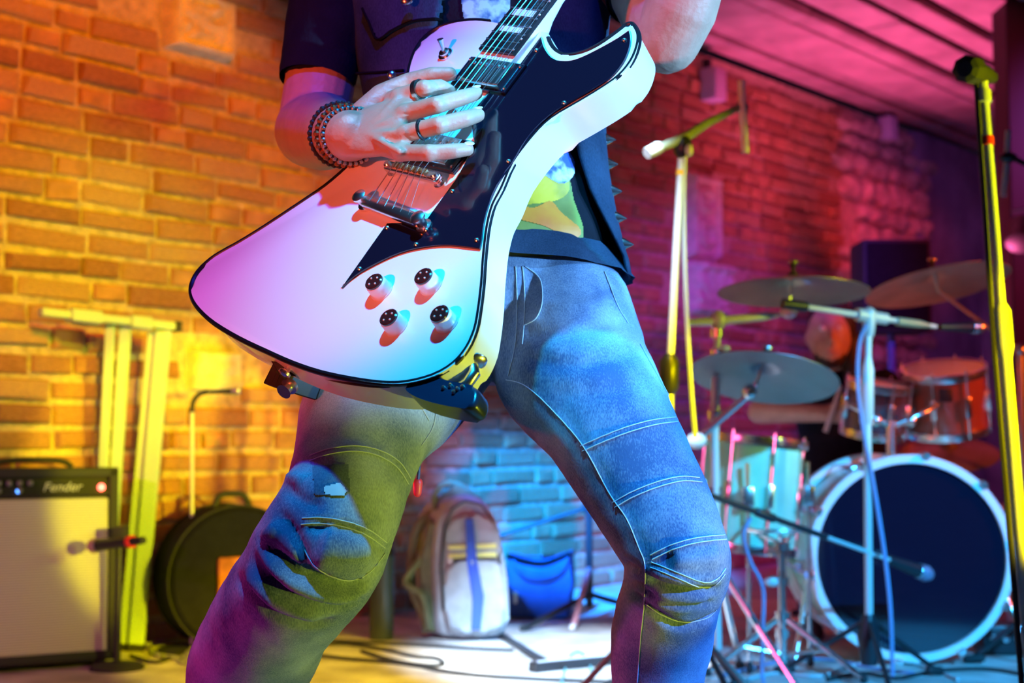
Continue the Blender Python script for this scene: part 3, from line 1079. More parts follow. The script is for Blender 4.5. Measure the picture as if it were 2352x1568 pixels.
SEAMS = [
    [(1334, 1024), (1380, 1003), (1440, 980), (1500, 964), (1552, 958)], [(1338, 1036), (1384, 1015), (1444, 992), (1504, 975), (1556, 968)],
    [(1408, 1154), (1450, 1130), (1510, 1106), (1565, 1094), (1606, 1097)], [(1413, 1165), (1454, 1141), (1514, 1117), (1569, 1104), (1612, 1107)],
    [(1494, 1274), (1540, 1252), (1600, 1235), (1664, 1228)], [(1498, 1284), (1544, 1262), (1604, 1245), (1668, 1238)],
    [(1496, 1290), (1550, 1312), (1612, 1336), (1645, 1330), (1666, 1305)], [(1494, 1302), (1548, 1324), (1610, 1348), (1643, 1342), (1664, 1318)],
    [(1484, 1388), (1520, 1412), (1570, 1428), (1620, 1420), (1645, 1400)],
    [(1163, 872), (1200, 882), (1240, 912), (1300, 975), (1345, 1032), (1400, 1132), (1440, 1192), (1468, 1258), (1482, 1300), (1480, 1380), (1472, 1460), (1464, 1566)],
    [(1184, 612), (1188, 700), (1184, 790), (1168, 862)], [(1200, 612), (1206, 700), (1200, 790)],
    [(1206, 612), (1240, 640), (1246, 690), (1232, 730), (1202, 748)],
    [(1388, 624), (1402, 660), (1420, 706), (1442, 742)], [(1470, 790), (1520, 880), (1552, 940)],
    [(712, 1046), (760, 1030), (820, 1024), (876, 1036), (918, 1062), (942, 1098)], [(712, 1058), (760, 1042), (820, 1036), (872, 1048), (912, 1074), (938, 1112)],
    [(694, 1190), (740, 1188), (800, 1198), (850, 1218), (888, 1246)], [(692, 1204), (738, 1201), (798, 1211), (846, 1231), (884, 1258)],
    [(700, 1262), (722, 1298), (760, 1322), (806, 1332), (846, 1316), (884, 1270)],
    [(985, 920), (1000, 945), (992, 985), (968, 1022)], [(930, 915), (965, 935), (985, 965)],
]
FOLDS = [  # shadowed creases (negative) and puffed rolls (positive) round the knees, whiskers at the hip
    ([(1500, 1292), (1560, 1268), (1640, 1252)], .006, -0.0025), ([(1490, 1330), (1560, 1352), (1650, 1356)], .006, -0.0090), ([(1470, 1352), (1540, 1388), (1640, 1385)], .005, -0.0075),
    ([(1430, 1345), (1490, 1395), (1570, 1440), (1650, 1410)], .006, -0.0090), ([(1500, 1372), (1560, 1392), (1630, 1372)], .008, 0.0060), ([(1500, 1318), (1560, 1332), (1650, 1325)], .008, 0.0060),
    ([(1540, 1282), (1600, 1275), (1650, 1272)], .018, 0.0090), ([(1425, 1290), (1470, 1310)], .007, -0.0075), ([(1430, 1330), (1480, 1345)], .006, -0.0075),
    ([(1200, 770), (1320, 760), (1450, 730)], .010, -0.0030), ([(1210, 830), (1340, 835), (1480, 800)], .010, -0.0030), ([(1220, 690), (1330, 700), (1430, 680)], .010, 0.0030), ([(1260, 900), (1380, 900), (1500, 860)], .012, -0.0023),
    ([(600, 1240), (680, 1310), (780, 1352), (850, 1340)], .007, -0.0120), ([(585, 1290), (660, 1365), (760, 1395), (830, 1375)], .007, -0.0105), ([(545, 1330), (620, 1405), (700, 1435), (770, 1425)], .007, -0.0105),
    ([(600, 1265), (670, 1340), (770, 1374), (840, 1356)], .009, 0.0090), ([(565, 1310), (640, 1386), (740, 1416)], .009, 0.0090), ([(700, 1212), (780, 1210), (850, 1236), (888, 1268)], .006, -0.0075),
    ([(730, 1255), (790, 1270), (850, 1265)], .024, 0.0120), ([(690, 1280), (722, 1318), (770, 1340), (830, 1335), (880, 1290)], .006, -0.0075), ([(640, 1180), (680, 1230), (705, 1290)], .006, -0.0075),
    ([(655, 1120), (700, 1150), (740, 1160)], .007, -0.0060), ([(650, 1090), (700, 1105)], .007, 0.0060), ([(640, 1205), (600, 1250)], .010, 0.0090), ([(700, 1010), (800, 1000), (900, 1010)], .012, -0.0030),
]
emboss(jme, J0, FOLDS + [(s, .0035, .0016) for s in SEAMS])
for v, nv in [(v, v.normal.copy()) for v in jme.vertices]:
    v.co += nv * (.0018 * noise.noise(v.co * 14) + .0010 * noise.noise(v.co * 40 + V((5, 5, 5))))
jeans = mk_mesh('jeans', jme, M['jeans'], person, 'washed denim biker jeans with ribbed knee panels')
J1 = bvh_of(jme)
for s in SEAMS:
    pts = [p + n_ * .0006 for p, n_ in on(J1, s, 8)]
    pts = [p for i, p in enumerate(pts) if i == 0 or (p - pts[i - 1]).length > 1e-5]
    if len(pts) > 3:
        part('seam', lambda bm: tube(bm, pts, .0007, 5), M['stitch'], jeans)
patch('sewn_patch', J1, [(716, 1070), (800, 1064), (806, 1130), (780, 1142), (722, 1136)], M['jeans_dark'], jeans, .0012, 3, label='dark worn patch above the knee')
patch('frayed_edge', J1, [(742, 1118), (780, 1108), (800, 1128), (790, 1142), (746, 1138)], M['stitch'], jeans, .0022, 3)
part('drawstring', lambda bm: tube(bm, smooth_path([P(975, 985, 1.72), P(966, 1040, 1.72), P(962, 1080, 1.725), P(960, 1112, 1.73)], 5), .0022, 6), M['jeans_dark'], jeans, label='thin cord hanging behind the thigh')
part('toggle', lambda bm: limb(bm, [P(960, 1108, 1.73), P(959, 1132, 1.73)], [.006, .005], 10), mat('red_toggle', (0.9, 0.05, 0.03), 0.4), jeans, label='red cord toggle')


def f_hem(bm):
    rows = [(570, 1141, 1.850, .149, .109), (605, 1144, 1.842, .162, .119), (634, 1147, 1.834, .172, .128)]
    rg = []
    for y, cx, d, a, b in rows:
        rg.append([bm.verts.new(P(cx, y + 10 * math.cos(2 * PI * k / 48), d) + X * a * math.cos(2 * PI * k / 48) * (1 + .02 * math.sin(k * 1.9)) + (Y * .98 - Z * .12) * b * math.sin(2 * PI * k / 48) * (1 + .03 * math.sin(k * 1.3))) for k in range(48)])
    join(bm, rg, False)


part('shirt_hem', f_hem, M['vest'], tee, angle=None)

# shoes under the frame
for c, yaw in ((fl(1495, 2215), .25), (fl(478, 2150), -.35)):
    f = V((math.sin(yaw), -math.cos(yaw), 0))
    sd = f.cross(Z)

    def f_shoe(bm):
        rows = [(-.075, .030, .06), (-.05, .040, .085), (0.0, .043, .10), (.05, .044, .085), (.10, .048, .06), (.15, .046, .048), (.19, .030, .035), (.205, .012, .022)]
        rr_ = []
        for a, wd, hh in rows:
            rr_.append([bm.verts.new(c + f * a + sd * wd * math.cos(k * 2 * PI / 16) + Z * max(.004, hh / 2 + hh / 2 * math.sin(k * 2 * PI / 16))) for k in range(16)])
        join(bm, rr_)
    sh = part('boot', f_shoe, M['rubber'], person)
    part('boot_shaft', lambda bm: tube(bm, [c + Z * .06, c + Z * .16], [.048, .050], 16), M['rubber'], sh)

# ---- vest: open front, studs down the free edge
VEST = [  # y, centre x, distance, half width, half depth, right opening x, left opening x
    (640, 1150, 1.83, .166, .118, 1434, 860), (600, 1148, 1.84, .164, .120, 1426, 880), (545, 1142, 1.855, .160, .122, 1393, 900), (470, 1134, 1.88, .157, .124, 1347, 930), (400, 1128, 1.895, .156, .124, 1320, 950),
    (300, 1120, 1.92, .158, .125, 1303, 980), (150, 1108, 1.95, .170, .130, 1250, 1010), (0, 1100, 1.97, .180, .132, 1215, 1046), (-120, 1096, 1.985, .184, .124, 1190, 1050), (-230, 1095, 2.0, .168, .10, 1160, 1040), (-290, 1095, 2.01, .11, .075, 1130, 1050)]


def f_vest(bm):
    rings = []
    for y, cx, d, a, b, xr, xl in VEST:
        c = P(cx, y, d)
        sR = max(-.99, min(.985, (xr - cx) * d / FPX / a))
        sL = max(-.985, min(.99, (xl - cx) * d / FPX / a))
        t0 = math.asin(sR)              # angle from the front towards +x
        t1 = 2 * PI + math.asin(sL)
        ring = []
        for k in range(41):
            t = t0 + (t1 - t0) * k / 40
            ring.append(bm.verts.new(c + X * a * math.sin(t) - (Y * .98 - Z * .1) * b * math.cos(t)))
        rings.append(ring)
    for i in range(len(rings) - 1):
        for k in range(40):
            bm.faces.new((rings[i][k], rings[i][k + 1], rings[i + 1][k + 1], rings[i + 1][k]))


bm = bmesh.new()
f_vest(bm)
bmesh.ops.recalc_face_normals(bm, faces=bm.faces)
bmesh.ops.subdivide_edges(bm, edges=bm.edges, cuts=1, use_grid_fill=True)
me = bpy.data.meshes.new('vest')
bm.to_mesh(me); bm.free()
o = bpy.data.objects.new('tmp', me)
COL.objects.link(o)
so = o.modifiers.new('s', 'SOLIDIFY'); so.thickness = .004; so.offset = 0
vme = bpy.data.meshes.new_from_object(o.evaluated_get(bpy.context.evaluated_depsgraph_get()))
bpy.data.objects.remove(o)
for v in vme.vertices:
    v.co += V((noise.noise(v.co * 9), noise.noise(v.co * 9 + V((9, 0, 0))), 0)) * .004
vest = mk_mesh('vest', vme, M['vest'], person, 'black denim vest hanging open')
VB = bvh_of(vme)
patch('pocket_flap', VB, [(838, -10), (1030, -10), (1030, 44), (950, 52), (872, 96), (838, 30)], M['vest'], vest, .004, 5, label='pointed pocket flap')
for sm in ([(838, 20), (852, 50), (872, 92), (905, 72), (950, 52), (1000, 46), (1030, 42)], [(700, 165), (800, 168), (870, 168), (930, 164)], [(1004, 60), (985, 110), (975, 170)]):
    pts = [p + n_ * .004 for p, n_ in on(VB, sm, 6)]
    if len(pts) > 3:
        part('seam', lambda bm: tube(bm, pts, .0022, 5), M['lining'], vest)
part('snap_button', lambda bm: ball(bm, P(900, 172, 1.80), .006, 10, 1, .5, 1), M['chrome'], vest)
part('snap_button', lambda bm: ball(bm, P(934, 0, 1.825), .008, 10, 1, .5, 1), M['chrome'], vest)
for x, y in ((1367, 320), (1384, 376), (1401, 438), (1411, 500), (1433, 560)):
    h = None
    for k in range(40):
        h = cast(VB, x + 30 - k * 2, y)
        if h:
            break
    if h:
        part('stud', lambda bm: lathe(bm, h[0] - X * .003, X * .95 - Y * .3 - Z * .1, [(.0085, 0), (.0075, .004), (.0008, .016)], 10), M['chrome'], vest)

# ---- bands on the wrist, rings on the fingers
axw = (WR_R - EL_R).normalized()
ex = axw.cross(Z).normalized()
ey = ex.cross(axw)


def around(t, r, n, k0=0):
    c = EL_R.lerp(WR_R, t)
    return [c + (ex * math.cos(2 * PI * k / n) + ey * math.sin(2 * PI * k / n)) * r for k in range(n)]


def radius_at(t):
    c = EL_R.lerp(WR_R, t)
    m = []
    for k in range(12):
        dv = ex * math.cos(2 * PI * k / 12) + ey * math.sin(2 * PI * k / 12)
        h = SKB.ray_cast(c + dv * .09, -dv)
        if h[0] is not None:
            m.append((h[0] - c).length)
    return sorted(m)[-3] if m else .035


for t, sz, mt, nm, lb in ((.78, .0032, M['plastic'], 'bead_bracelet', 'bracelet of small black beads'), (.89, .0036, mat('bronze_links', (0.5, 0.2, 0.08), 0.3, 0.9), 'link_bracelet', 'bracelet of bronze links'), (.985, .0031, M['steel'], 'bead_bracelet', 'bracelet of dark steel beads')):
    r = radius_at(t) + sz * .6
    n = int(2 * PI * r / (sz * 2.05))

    def f(bm):
        for k, p in enumerate(around(t, r, n)):
            ball(bm, p, sz * (1.15 if k % 5 == 0 else 1), 8)
    br = part(nm, f, mt, person, label=lb)
    part('cord', lambda bm: tube(bm, around(t, r, 32), .0022, 6, closed=True), M['rubber'], br)


def finger_ring(a, b, k, r, wd, m, lb):
    p, q = H(*a), H(*b)
    d = (q - p).normalized()
    c = p.lerp(q, k)
    part('finger_ring', lambda bm: lathe(bm, c - d * wd / 2, d, [(r, 0), (r + .0018, .0008), (r + .0018, wd - .0008), (r, wd)], 24, False), m, person, label=lb)


finger_ring(FG[0][0][1], FG[0][0][2], .80, .0107, .008, M['chrome'], 'wide silver ring')
finger_ring(FG[2][0][1], FG[2][0][2], .52, .0110, .0035, M['plastic'], 'thin black ring')

# ---- strap
strap = thing('guitar_strap', 'black strap from the tail of the ivory guitar around the player', 'strap', G(668, 842, -.03))
SPT = smooth_path([P(628, 836, 1.60), P(668, 852, 1.60), P(730, 872, 1.63), P(800, 890, 1.68), P(870, 880, 1.76), P(850, 780, 1.88), P(900, 650, 1.99), P(1050, 420, 2.06), P(1200, 150, 2.10), P(1330, -100, 2.12), P(1340, -240, 2.06), P(1330, -270, 1.97), P(1300, -180, 1.87)], 6)


def f_strap(bm):
    pts, T, fr = frames(SPT)
    rings = []
    for i, p in enumerate(pts):
        wv = (V((0, .25, 1)) - T[i] * V((0, .25, 1)).dot(T[i])).normalized()
        nv = T[i].cross(wv)
        rings.append([bm.verts.new(p + wv * .024 * a + nv * .002 * b) for a, b in ((-1, -1), (1, -1), (1, 1), (-1, 1))])
    join(bm, rings)


part('band', f_strap, M['rubber'], strap, False)
part('end_tab', lambda bm: prism(bm, [P(622, 828, 1.585), P(690, 846, 1.585), P(692, 866, 1.585), P(640, 858, 1.585)], Y * .006, .001, 1), M['rubber'], strap, False)
part('strap_lock', lambda bm: lathe(bm, P(668, 884, 1.59), V((-.4, -.6, -.5)), [(.010, 0), (.010, .004), (.006, .005), (.006, .012), (.009, .014)], 14), M['steel'], strap)


# ================================================================== STAGE GEAR
def upright(bm, p, z0, z1, r, seg=12):
    tube(bm, [V((p.x, p.y, z0)), V((p.x, p.y, z1))], r, seg)


def tripod(root, c, hub_z, reach, a0, m, rr_=.008, foot=True):
    for k in range(3):
        a = a0 + k * 2 * PI / 3
        e = V((c.x + math.cos(a) * reach, c.y + math.sin(a) * reach, .012))
        lg = part('leg', lambda bm: tube(bm, [V((c.x, c.y, hub_z)) + (e - c).normalized() * .01, e], rr_, 8), m, root)
        if foot:
            part('rubber_foot', lambda bm: limb(bm, [e - V((math.cos(a), math.sin(a), 0)) * .03 + Z * .006, e + V((math.cos(a), math.sin(a), 0)) * .012], [.013, .013], 8), M['rubber'], lg)


# ---- guitar amplifier
fr_r = fl(286, 1522)
fr_r = V((fr_r.x - .01, 4.36, 0))
ad = V((-math.cos(.50), -math.sin(.50), 0))          # along the front towards the left
an = V((math.sin(.50) * 1, -math.cos(.50), 0))      # out of the front
AW, AH, AD = .47, .575, .17
lean = V((0, 0, 1)) - an * .05
lean.normalize()
ac = fr_r + ad * AW / 2
amp = thing('guitar_amplifier', 'black guitar amplifier with silver grille cloth at the foot of the brick wall', 'amplifier', ac)
part('cabinet', lambda bm: box(bm, ac - an * (AD / 2 + .012) + lean * (AH / 2 + .02), AW / 2, AD / 2, AH / 2, ad, an, lean, .012, 3), M['rubber'], amp, True)


def f_frame(bm):
    for sx in (-1, 1):
        box(bm, ac - an * .006 + ad * sx * (AW / 2 - .014) + lean * (AH / 2 + .02), .014, .012, AH / 2, ad, an, lean, .004, 2)
    for z in (.034, AH + .02 - .012):
        box(bm, ac - an * .006 + lean * z, AW / 2, .012, .014, ad, an, lean, .004, 2)


part('cabinet_frame', f_frame, M['rubber'], amp)
cloth = mat('silver_grille_cloth', (0.60, 0.60, 0.52), 0.75, bump=.3, bscale=300)
nt = cloth.node_tree
wv = nt.nodes.new('ShaderNodeTexWave'); wv.bands_direction = 'Z'; wv.inputs['Scale'].default_value = 42; wv.inputs['Distortion'].default_value = .4
tcn = nt.nodes.new('ShaderNodeTexCoord')
nt.links.new(tcn.outputs['Object'], wv.inputs['Vector'])
mxn = nt.nodes.new('ShaderNodeMix'); mxn.data_type = 'RGBA'
mxn.inputs['A'].default_value = (.34, .34, .30, 1); mxn.inputs['B'].default_value = (.74, .74, .64, 1)
nt.links.new(wv.outputs['Fac'], mxn.inputs['Factor'])
nt.links.new(mxn.outputs['Result'], nt.nodes['Principled BSDF'].inputs['Base Color'])
GH = AH - .115
part('grille_cloth', lambda bm: box(bm, ac - an * .008 + lean * (.045 + GH / 2), AW / 2 - .028, .006, GH / 2, ad, an, lean, .004, 1), cloth, amp, False)
pz = .045 + GH + .036
pn = (an + Z * .35).normalized()
pan = part('control_panel', lambda bm: box(bm, ac - an * .012 + lean * pz, AW / 2 - .028, .008, .032, ad, pn, pn.cross(ad), .003, 1), M['plastic'], amp, False)
grey_k = mat('grey_knob', (0.20, 0.20, 0.24), 0.4)
for i in range(7):
    for j in range(2 if i % 2 else 1):
        q = ac - an * .002 + lean * (pz + .010 - .022 * j) + ad * (.025 + .030 * i)
        part('knob', lambda bm: lathe(bm, q, pn, [(.0085, 0), (.008, .010), (.005, .012)], 12), grey_k, pan)
part('jewel_lamp', lambda bm: ball(bm, ac + an * .004 + lean * (pz - .004) - ad * (AW / 2 - .052), .011, 12), mat('red_jewel', (0.9, 0.05, 0.03), 0.3, emit=(1.0, 0.10, 0.06), estr=9), pan, label='lit red jewel lamp')
part('power_light', lambda bm: ball(bm, ac + an * .004 + lean * (pz - .012) + ad * (.06), .006, 10), mat('blue_light', (0.05, 0.2, 0.9), 0.3, emit=(0.08, 0.3, 1.0), estr=5), pan, label='small lit blue lamp')
tc_ = bpy.data.curves.new('logo', 'FONT')
tc_.body = 'Fender'
tc_.size = .040
tc_.shear = .35
tc_.extrude = .0015
to = bpy.data.objects.new('tmp', tc_)
COL.objects.link(to)
lme = bpy.data.meshes.new_from_object(to.evaluated_get(bpy.context.evaluated_depsgraph_get()))
bpy.data.objects.remove(to)
up_ = pn.cross(ad).normalized()
if up_.z < 0:
    up_ = -up_
rt = Matrix((-ad, up_, pn)).transposed()
for v in lme.vertices:
    v.co = ac + an * .001 + lean * (pz - .014) - ad * (AW / 2 - .225) + rt @ (v.co + V((-.0, 0, 0)))
mk_mesh('logo', lme, mat('silver_script', (0.5, 0.52, 0.7), 0.35), pan, 'silver slanted script')
part('handle', lambda bm: tube(bm, smooth_path([ac - an * .12 + lean * (AH + .02) + ad * -.12, ac - an * .12 + lean * (AH + .04) + ad * -.09, ac - an * .12 + lean * (AH + .045), ac - an * .12 + lean * (AH + .04) + ad * .09, ac - an * .12 + lean * (AH + .02) + ad * .12], 5), .009, 8), M['rubber'], amp)
for sx in (-1, 1):
    for sy in (.03, .15):
        part('foot', lambda bm: lathe(bm, ac + ad * sx * .19 - an * sy, Z, [(.016, 0), (.018, .02), (.018, .03)], 12), M['rubber'], amp)

KSM = mat('lime_lit_metal', (0.48, 0.62, 0.40), 0.45)  # green put into the base so it reads lime under yellow light
# ---- pale folded stand behind the amplifier
ks = thing('keyboard_stand', 'pale folded metal stand with flat top bar, leaning behind the amplifier', 'stand', fl(310, 1490))
ka, kb = P(92, 716, 4.36), P(404, 750, 4.64)
kdir = (kb - ka).normalized()
part('top_bar', lambda bm: box(bm, (ka + kb) / 2, (kb - ka).length / 2, .022, .013, kdir, kdir.cross(Z), Z, .004, 1), KSM, ks, False)
part('end_plate', lambda bm: box(bm, ka + kdir * .14, .05, .034, .020, kdir, kdir.cross(Z), Z, .006, 2), KSM, ks, False)
part('end_plate', lambda bm: box(bm, kb - kdir * .13, .035, .034, .020, kdir, kdir.cross(Z), Z, .006, 2), KSM, ks, False)
part('end_cap', lambda bm: box(bm, kb, .012, .026, .017, kdir, kdir.cross(Z), Z, .004, 2), M['rubber'], ks, False)
for (x0, y0, d0), (x1, y1, d1), wd in (((254, 745, 4.53), (222, 1180, 4.54), .014), ((289, 742, 4.56), (246, 1180, 4.56), .017), ((376, 758, 4.62), (313, 1475, 4.60), .024), ((352, 760, 4.635), (283, 1475, 4.615), .015)):
    a, b = P(x0, y0, d0), P(x1, y1, d1)
    if y1 > 1300:
        b.z = .012
    else:
        b.z = .012
    dd = (a - b).normalized()
    sd = dd.cross(Y).normalized()
    lg = part('leg', lambda bm: box(bm, (a + b) / 2, wd, .014, (a - b).length / 2, sd, dd.cross(sd), dd, .003, 1), KSM, ks, False)
    part('foot', lambda bm: box(bm, b, wd + .003, .018, .012, sd, dd.cross(sd), dd, .003, 1), M['rubber'], lg, False)


def microphone(name_label, tip, tail_, r=.024, shaft_m=None, head_m=None, group=None):
    d = (tail_ - tip).normalized()
    L = (tail_ - tip).length
    t = thing('microphone', name_label, 'microphone', tail_)
    part('grille', lambda bm: lathe(bm, tip, d, [(.002, 0), (r * .7, r * .25), (r, r * .9), (r, r * 1.5), (r * .82, r * 2.1)], 16), head_m or M['steel'], t)
    part('handle', lambda bm: lathe(bm, tip + d * r * 2.05, d, [(r * .84, 0), (r * .72, L * .3), (r * .5, L - r * 2.1)], 14), shaft_m or M['plastic'], t)
    part('ring', lambda bm: lathe(bm, tip + d * r * 1.9, d, [(r * .9, 0), (r * .95, .002), (r * .95, .006), (r * .9, .008)], 16, False), M['steel'], t)
    return t


# ---- short stand and microphone in front of the amplifier
mc = fl(268, 1536)
ms = thing('microphone_stand', 'short dark microphone stand in front of the grille cloth', 'stand', mc)
part('base', lambda bm: lathe(bm, V((mc.x, mc.y, 0)), Z, [(.08, 0), (.08, .008), (.07, .016), (.02, .022)], 28), M['rubber'], ms)
part('pole', lambda bm: upright(bm, mc, .02, .40, .011), M['plastic'], ms)
part('clip', lambda bm: box(bm, V((mc.x + .005, mc.y, .405)), .022, .016, .016, bev=.004), M['rubber'], ms)
d_m = mc.y
mic1 = microphone('black microphone with red collar pointing at the amplifier grille', P(206, 1254, 4.22), P(330, 1240, 4.05), .022, M['plastic'], mat('mic_mesh', (0.55, 0.35, 0.35), 0.5, .3))
part('collar', lambda bm: lathe(bm, P(296, 1244, 4.10), P(330, 1240, 4.05) - P(206, 1254, 4.22), [(.016, 0), (.018, .002), (.018, .018), (.016, .02)], 14), mat('red_band', (0.8, 0.03, 0.03), 0.4), mic1)

# ---- thin goose-neck stand
gc = fl(441, 1494)
gs = thing('microphone_stand', 'thin pale upright stand with a black goose-neck bent over at its top', 'stand', gc)
part('base', lambda bm: lathe(bm, V((gc.x, gc.y, 0)), Z, [(.11, 0), (.11, .008), (.09, .016), (.02, .022)], 28), M['rubber'], gs)
part('pole', lambda bm: tube(bm, [V((gc.x, gc.y, .02)), P(441, 945, gc.y + .02)], .0065, 10), M['satin'], gs)
part('coupling', lambda bm: tube(bm, [P(441, 1312, gc.y), P(441, 1276, gc.y)], .010, 12), M['white'], gs)
part('goose_neck', lambda bm: tube(bm, smooth_path([P(441, 946, gc.y), P(444, 922, gc.y), P(458, 905, gc.y), P(478, 899, gc.y)], 5), .008, 8), M['rubber'], gs)
microphone('small black microphone on the goose-neck by the yellow wall', P(553, 897, gc.y - .02), P(480, 900, gc.y), .011)

# ---- round soft drum case
dc = P(530, 1316, 4.66)
dc.z = .236
case = thing('drum_case', 'black round soft drum case standing on edge against the brick wall', 'drum case', V((dc.x, dc.y, 0)))
cn = (N * .8 - Y * .5).normalized()
part('shell', lambda bm: lathe(bm, dc - cn * .11, cn, [(.05, 0), (.215, 0), (.23, .015), (.23, .185), (.215, .20), (.06, .205)], 40), M['darkcloth'], case)
for h in (.02, .18):
    part('piping', lambda bm: tube(bm, [dc - cn * (.11 - h) + (cn.cross(Z) * math.cos(k * PI / 20) + Z * math.sin(k * PI / 20)) * .2305 for k in range(40)], .005, 6, closed=True), M['rubber'], case)
part('carry_handle', lambda bm: tube(bm, smooth_path([dc + Z * .225 - cn.cross(Z) * .06, dc + Z * .262 - cn.cross(Z) * .04, dc + Z * .268, dc + Z * .262 + cn.cross(Z) * .04, dc + Z * .225 + cn.cross(Z) * .06], 5), .011, 8), M['rubber'], case)
part('pocket', lambda bm: box(bm, dc + cn * .10 - Z * .03 + cn.cross(Z) * .03, .05, .012, .10, cn.cross(Z), cn, Z, .01, 2), mat('rust_cloth', (0.45, 0.12, 0.04), 0.9, var=.5, vscale=20), case)
part('side_strap', lambda bm: box(bm, dc + cn * .098 - cn.cross(Z) * .12 - Z * .02, .02, .004, .15, cn.cross(Z), cn, Z, .002, 1), mat('violet_webbing', (0.10, 0.08, 0.30), 0.8), case, False)

# ---- dark tube by the backpack
tcx = fl(876, 1467)
tb_ = thing('storage_tube', 'dark upright cylinder tube on the floor left of the backpack', 'tube', tcx)
part('barrel', lambda bm: lathe(bm, V((tcx.x, tcx.y, 0)), Z, [(.040, 0), (.042, .004), (.042, .285)], 28), mat('dark_green_tube', (0.05, 0.07, 0.05), 0.35), tb_)
part('cap', lambda bm: lathe(bm, V((tcx.x, tcx.y, .283)), Z, [(.0435, 0), (.0435, .022), (.040, .027), (.02, .028)], 28), M['plastic'], tb_)

# ---- backpack
bpk = thing('backpack', 'grey backpack with blue centre band and yellow stripes, standing on the floor', 'backpack', fl(1075, 1457))
bd = 4.84
grey = mat('grey_nylon', (0.42, 0.46, 0.50), 0.7, var=.25, vscale=25, bump=.2, bscale=120)
olive = mat('olive_nylon', (0.22, 0.24, 0.12), 0.8, var=.4, vscale=20)
boff = V((-.085, .17, 0))
OUT = spline2([(1012, 1456), (1004, 1380), (1000, 1290), (1008, 1205), (1030, 1155), (1066, 1136), (1108, 1146), (1136, 1180), (1152, 1250), (1164, 1330), (1168, 1400), (1160, 1456), (1085, 1461)], 3, True)


def floorclamp(p):
    return V((p.x, p.y, max(p.z, .006)))


part('main_bag', lambda bm: prism(bm, [floorclamp(P(x, y, bd)) for x, y in OUT], boff, .022, 3), grey, bpk)
FP = spline2([(1030, 1445), (1022, 1370), (1024, 1310), (1060, 1290), (1110, 1288), (1150, 1300), (1158, 1370), (1156, 1440), (1090, 1450)], 3, True)
part('front_pocket', lambda bm: prism(bm, [floorclamp(P(x, y, bd - .045)) for x, y in FP], V((0, .07, 0)), .02, 3), grey, bpk)
UP = spline2([(1030, 1275), (1030, 1215), (1045, 1190), (1085, 1180), (1125, 1192), (1140, 1230), (1146, 1275)], 3, True)
part('top_pocket', lambda bm: prism(bm, [P(x, y, bd - .02) for x, y in UP], V((0, .04, 0)), .01, 2), grey, bpk)
part('blue_band', lambda bm: prism(bm, [P(1068, 1190, bd - .03), P(1086, 1190, bd - .03), P(1096, 1290, bd - .05), P(1112, 1370, bd - .055), P(1104, 1446, bd - .055), P(1082, 1446, bd - .055), P(1086, 1370, bd - .055), P(1072, 1290, bd - .05)], Y * .012, .002, 1), mat('blue_webbing', (0.04, 0.10, 0.50), 0.6), bpk, False)
for y in (1252, 1272):
    part('reflective_stripe', lambda bm: prism(bm, [P(1030, y, bd - .028), P(1140, y - 4, bd - .028), P(1141, y + 7, bd - .028), P(1030, y + 10, bd - .028)], Y * .010, .002, 1), mat('reflective_yellow', (0.85, 0.80, 0.25), 0.4) if y == 1252 else bpy.data.materials['reflective_yellow'], bpk, False)
part('zip', lambda bm: tube(bm, [P(x, y, bd - .008) for x, y in [(1018, 1400), (1012, 1300), (1020, 1210), (1038, 1168), (1068, 1150), (1104, 1158), (1128, 1190), (1142, 1260), (1154, 1330)]], .004, 6), M['plastic'], bpk)
part('carry_loop', lambda bm: tube(bm, smooth_path([P(1000, 1170, bd + .06), P(998, 1138, bd + .07), P(1018, 1112, bd + .08), P(1050, 1112, bd + .08), P(1080, 1130, bd + .05), P(1092, 1148, bd + .03)], 5), .010, 8), olive, bpk)
part('top_flap', lambda bm: limb(bm, [P(1012, 1160, bd + .10), P(1050, 1140, bd + .06), P(1092, 1158, bd + .04)], [.03, .042, .03], 14, (Y, .7)), olive, bpk)
part('shoulder_strap', lambda bm: tube(bm, smooth_path([P(1004, 1170, bd + .10), P(960, 1210, bd + .10), P(944, 1290, bd + .08), P(950, 1360, bd + .06), P(980, 1420, bd + .04)], 5), .017, 8), olive, bpk)
part('shoulder_strap', lambda bm: tube(bm, smooth_path([P(990, 1190, bd + .06), P(972, 1270, bd + .05), P(930, 1335, bd + .02), P(968, 1365, bd), P(985, 1440, bd + .02)], 5), .012, 8), olive, bpk)
part('side_panel', lambda bm: prism(bm, [floorclamp(P(x, y, bd + .03)) for x, y in ((1012, 1450), (1000, 1290), (1010, 1200), (985, 1195), (962, 1300), (970, 1455))], V((-.01, .12, 0)), .008, 1), olive, bpk)
part('buckle', lambda bm: box(bm, P(1034, 1282, bd - .02), .008, .006, .018, bev=.003), M['white'], bpk)

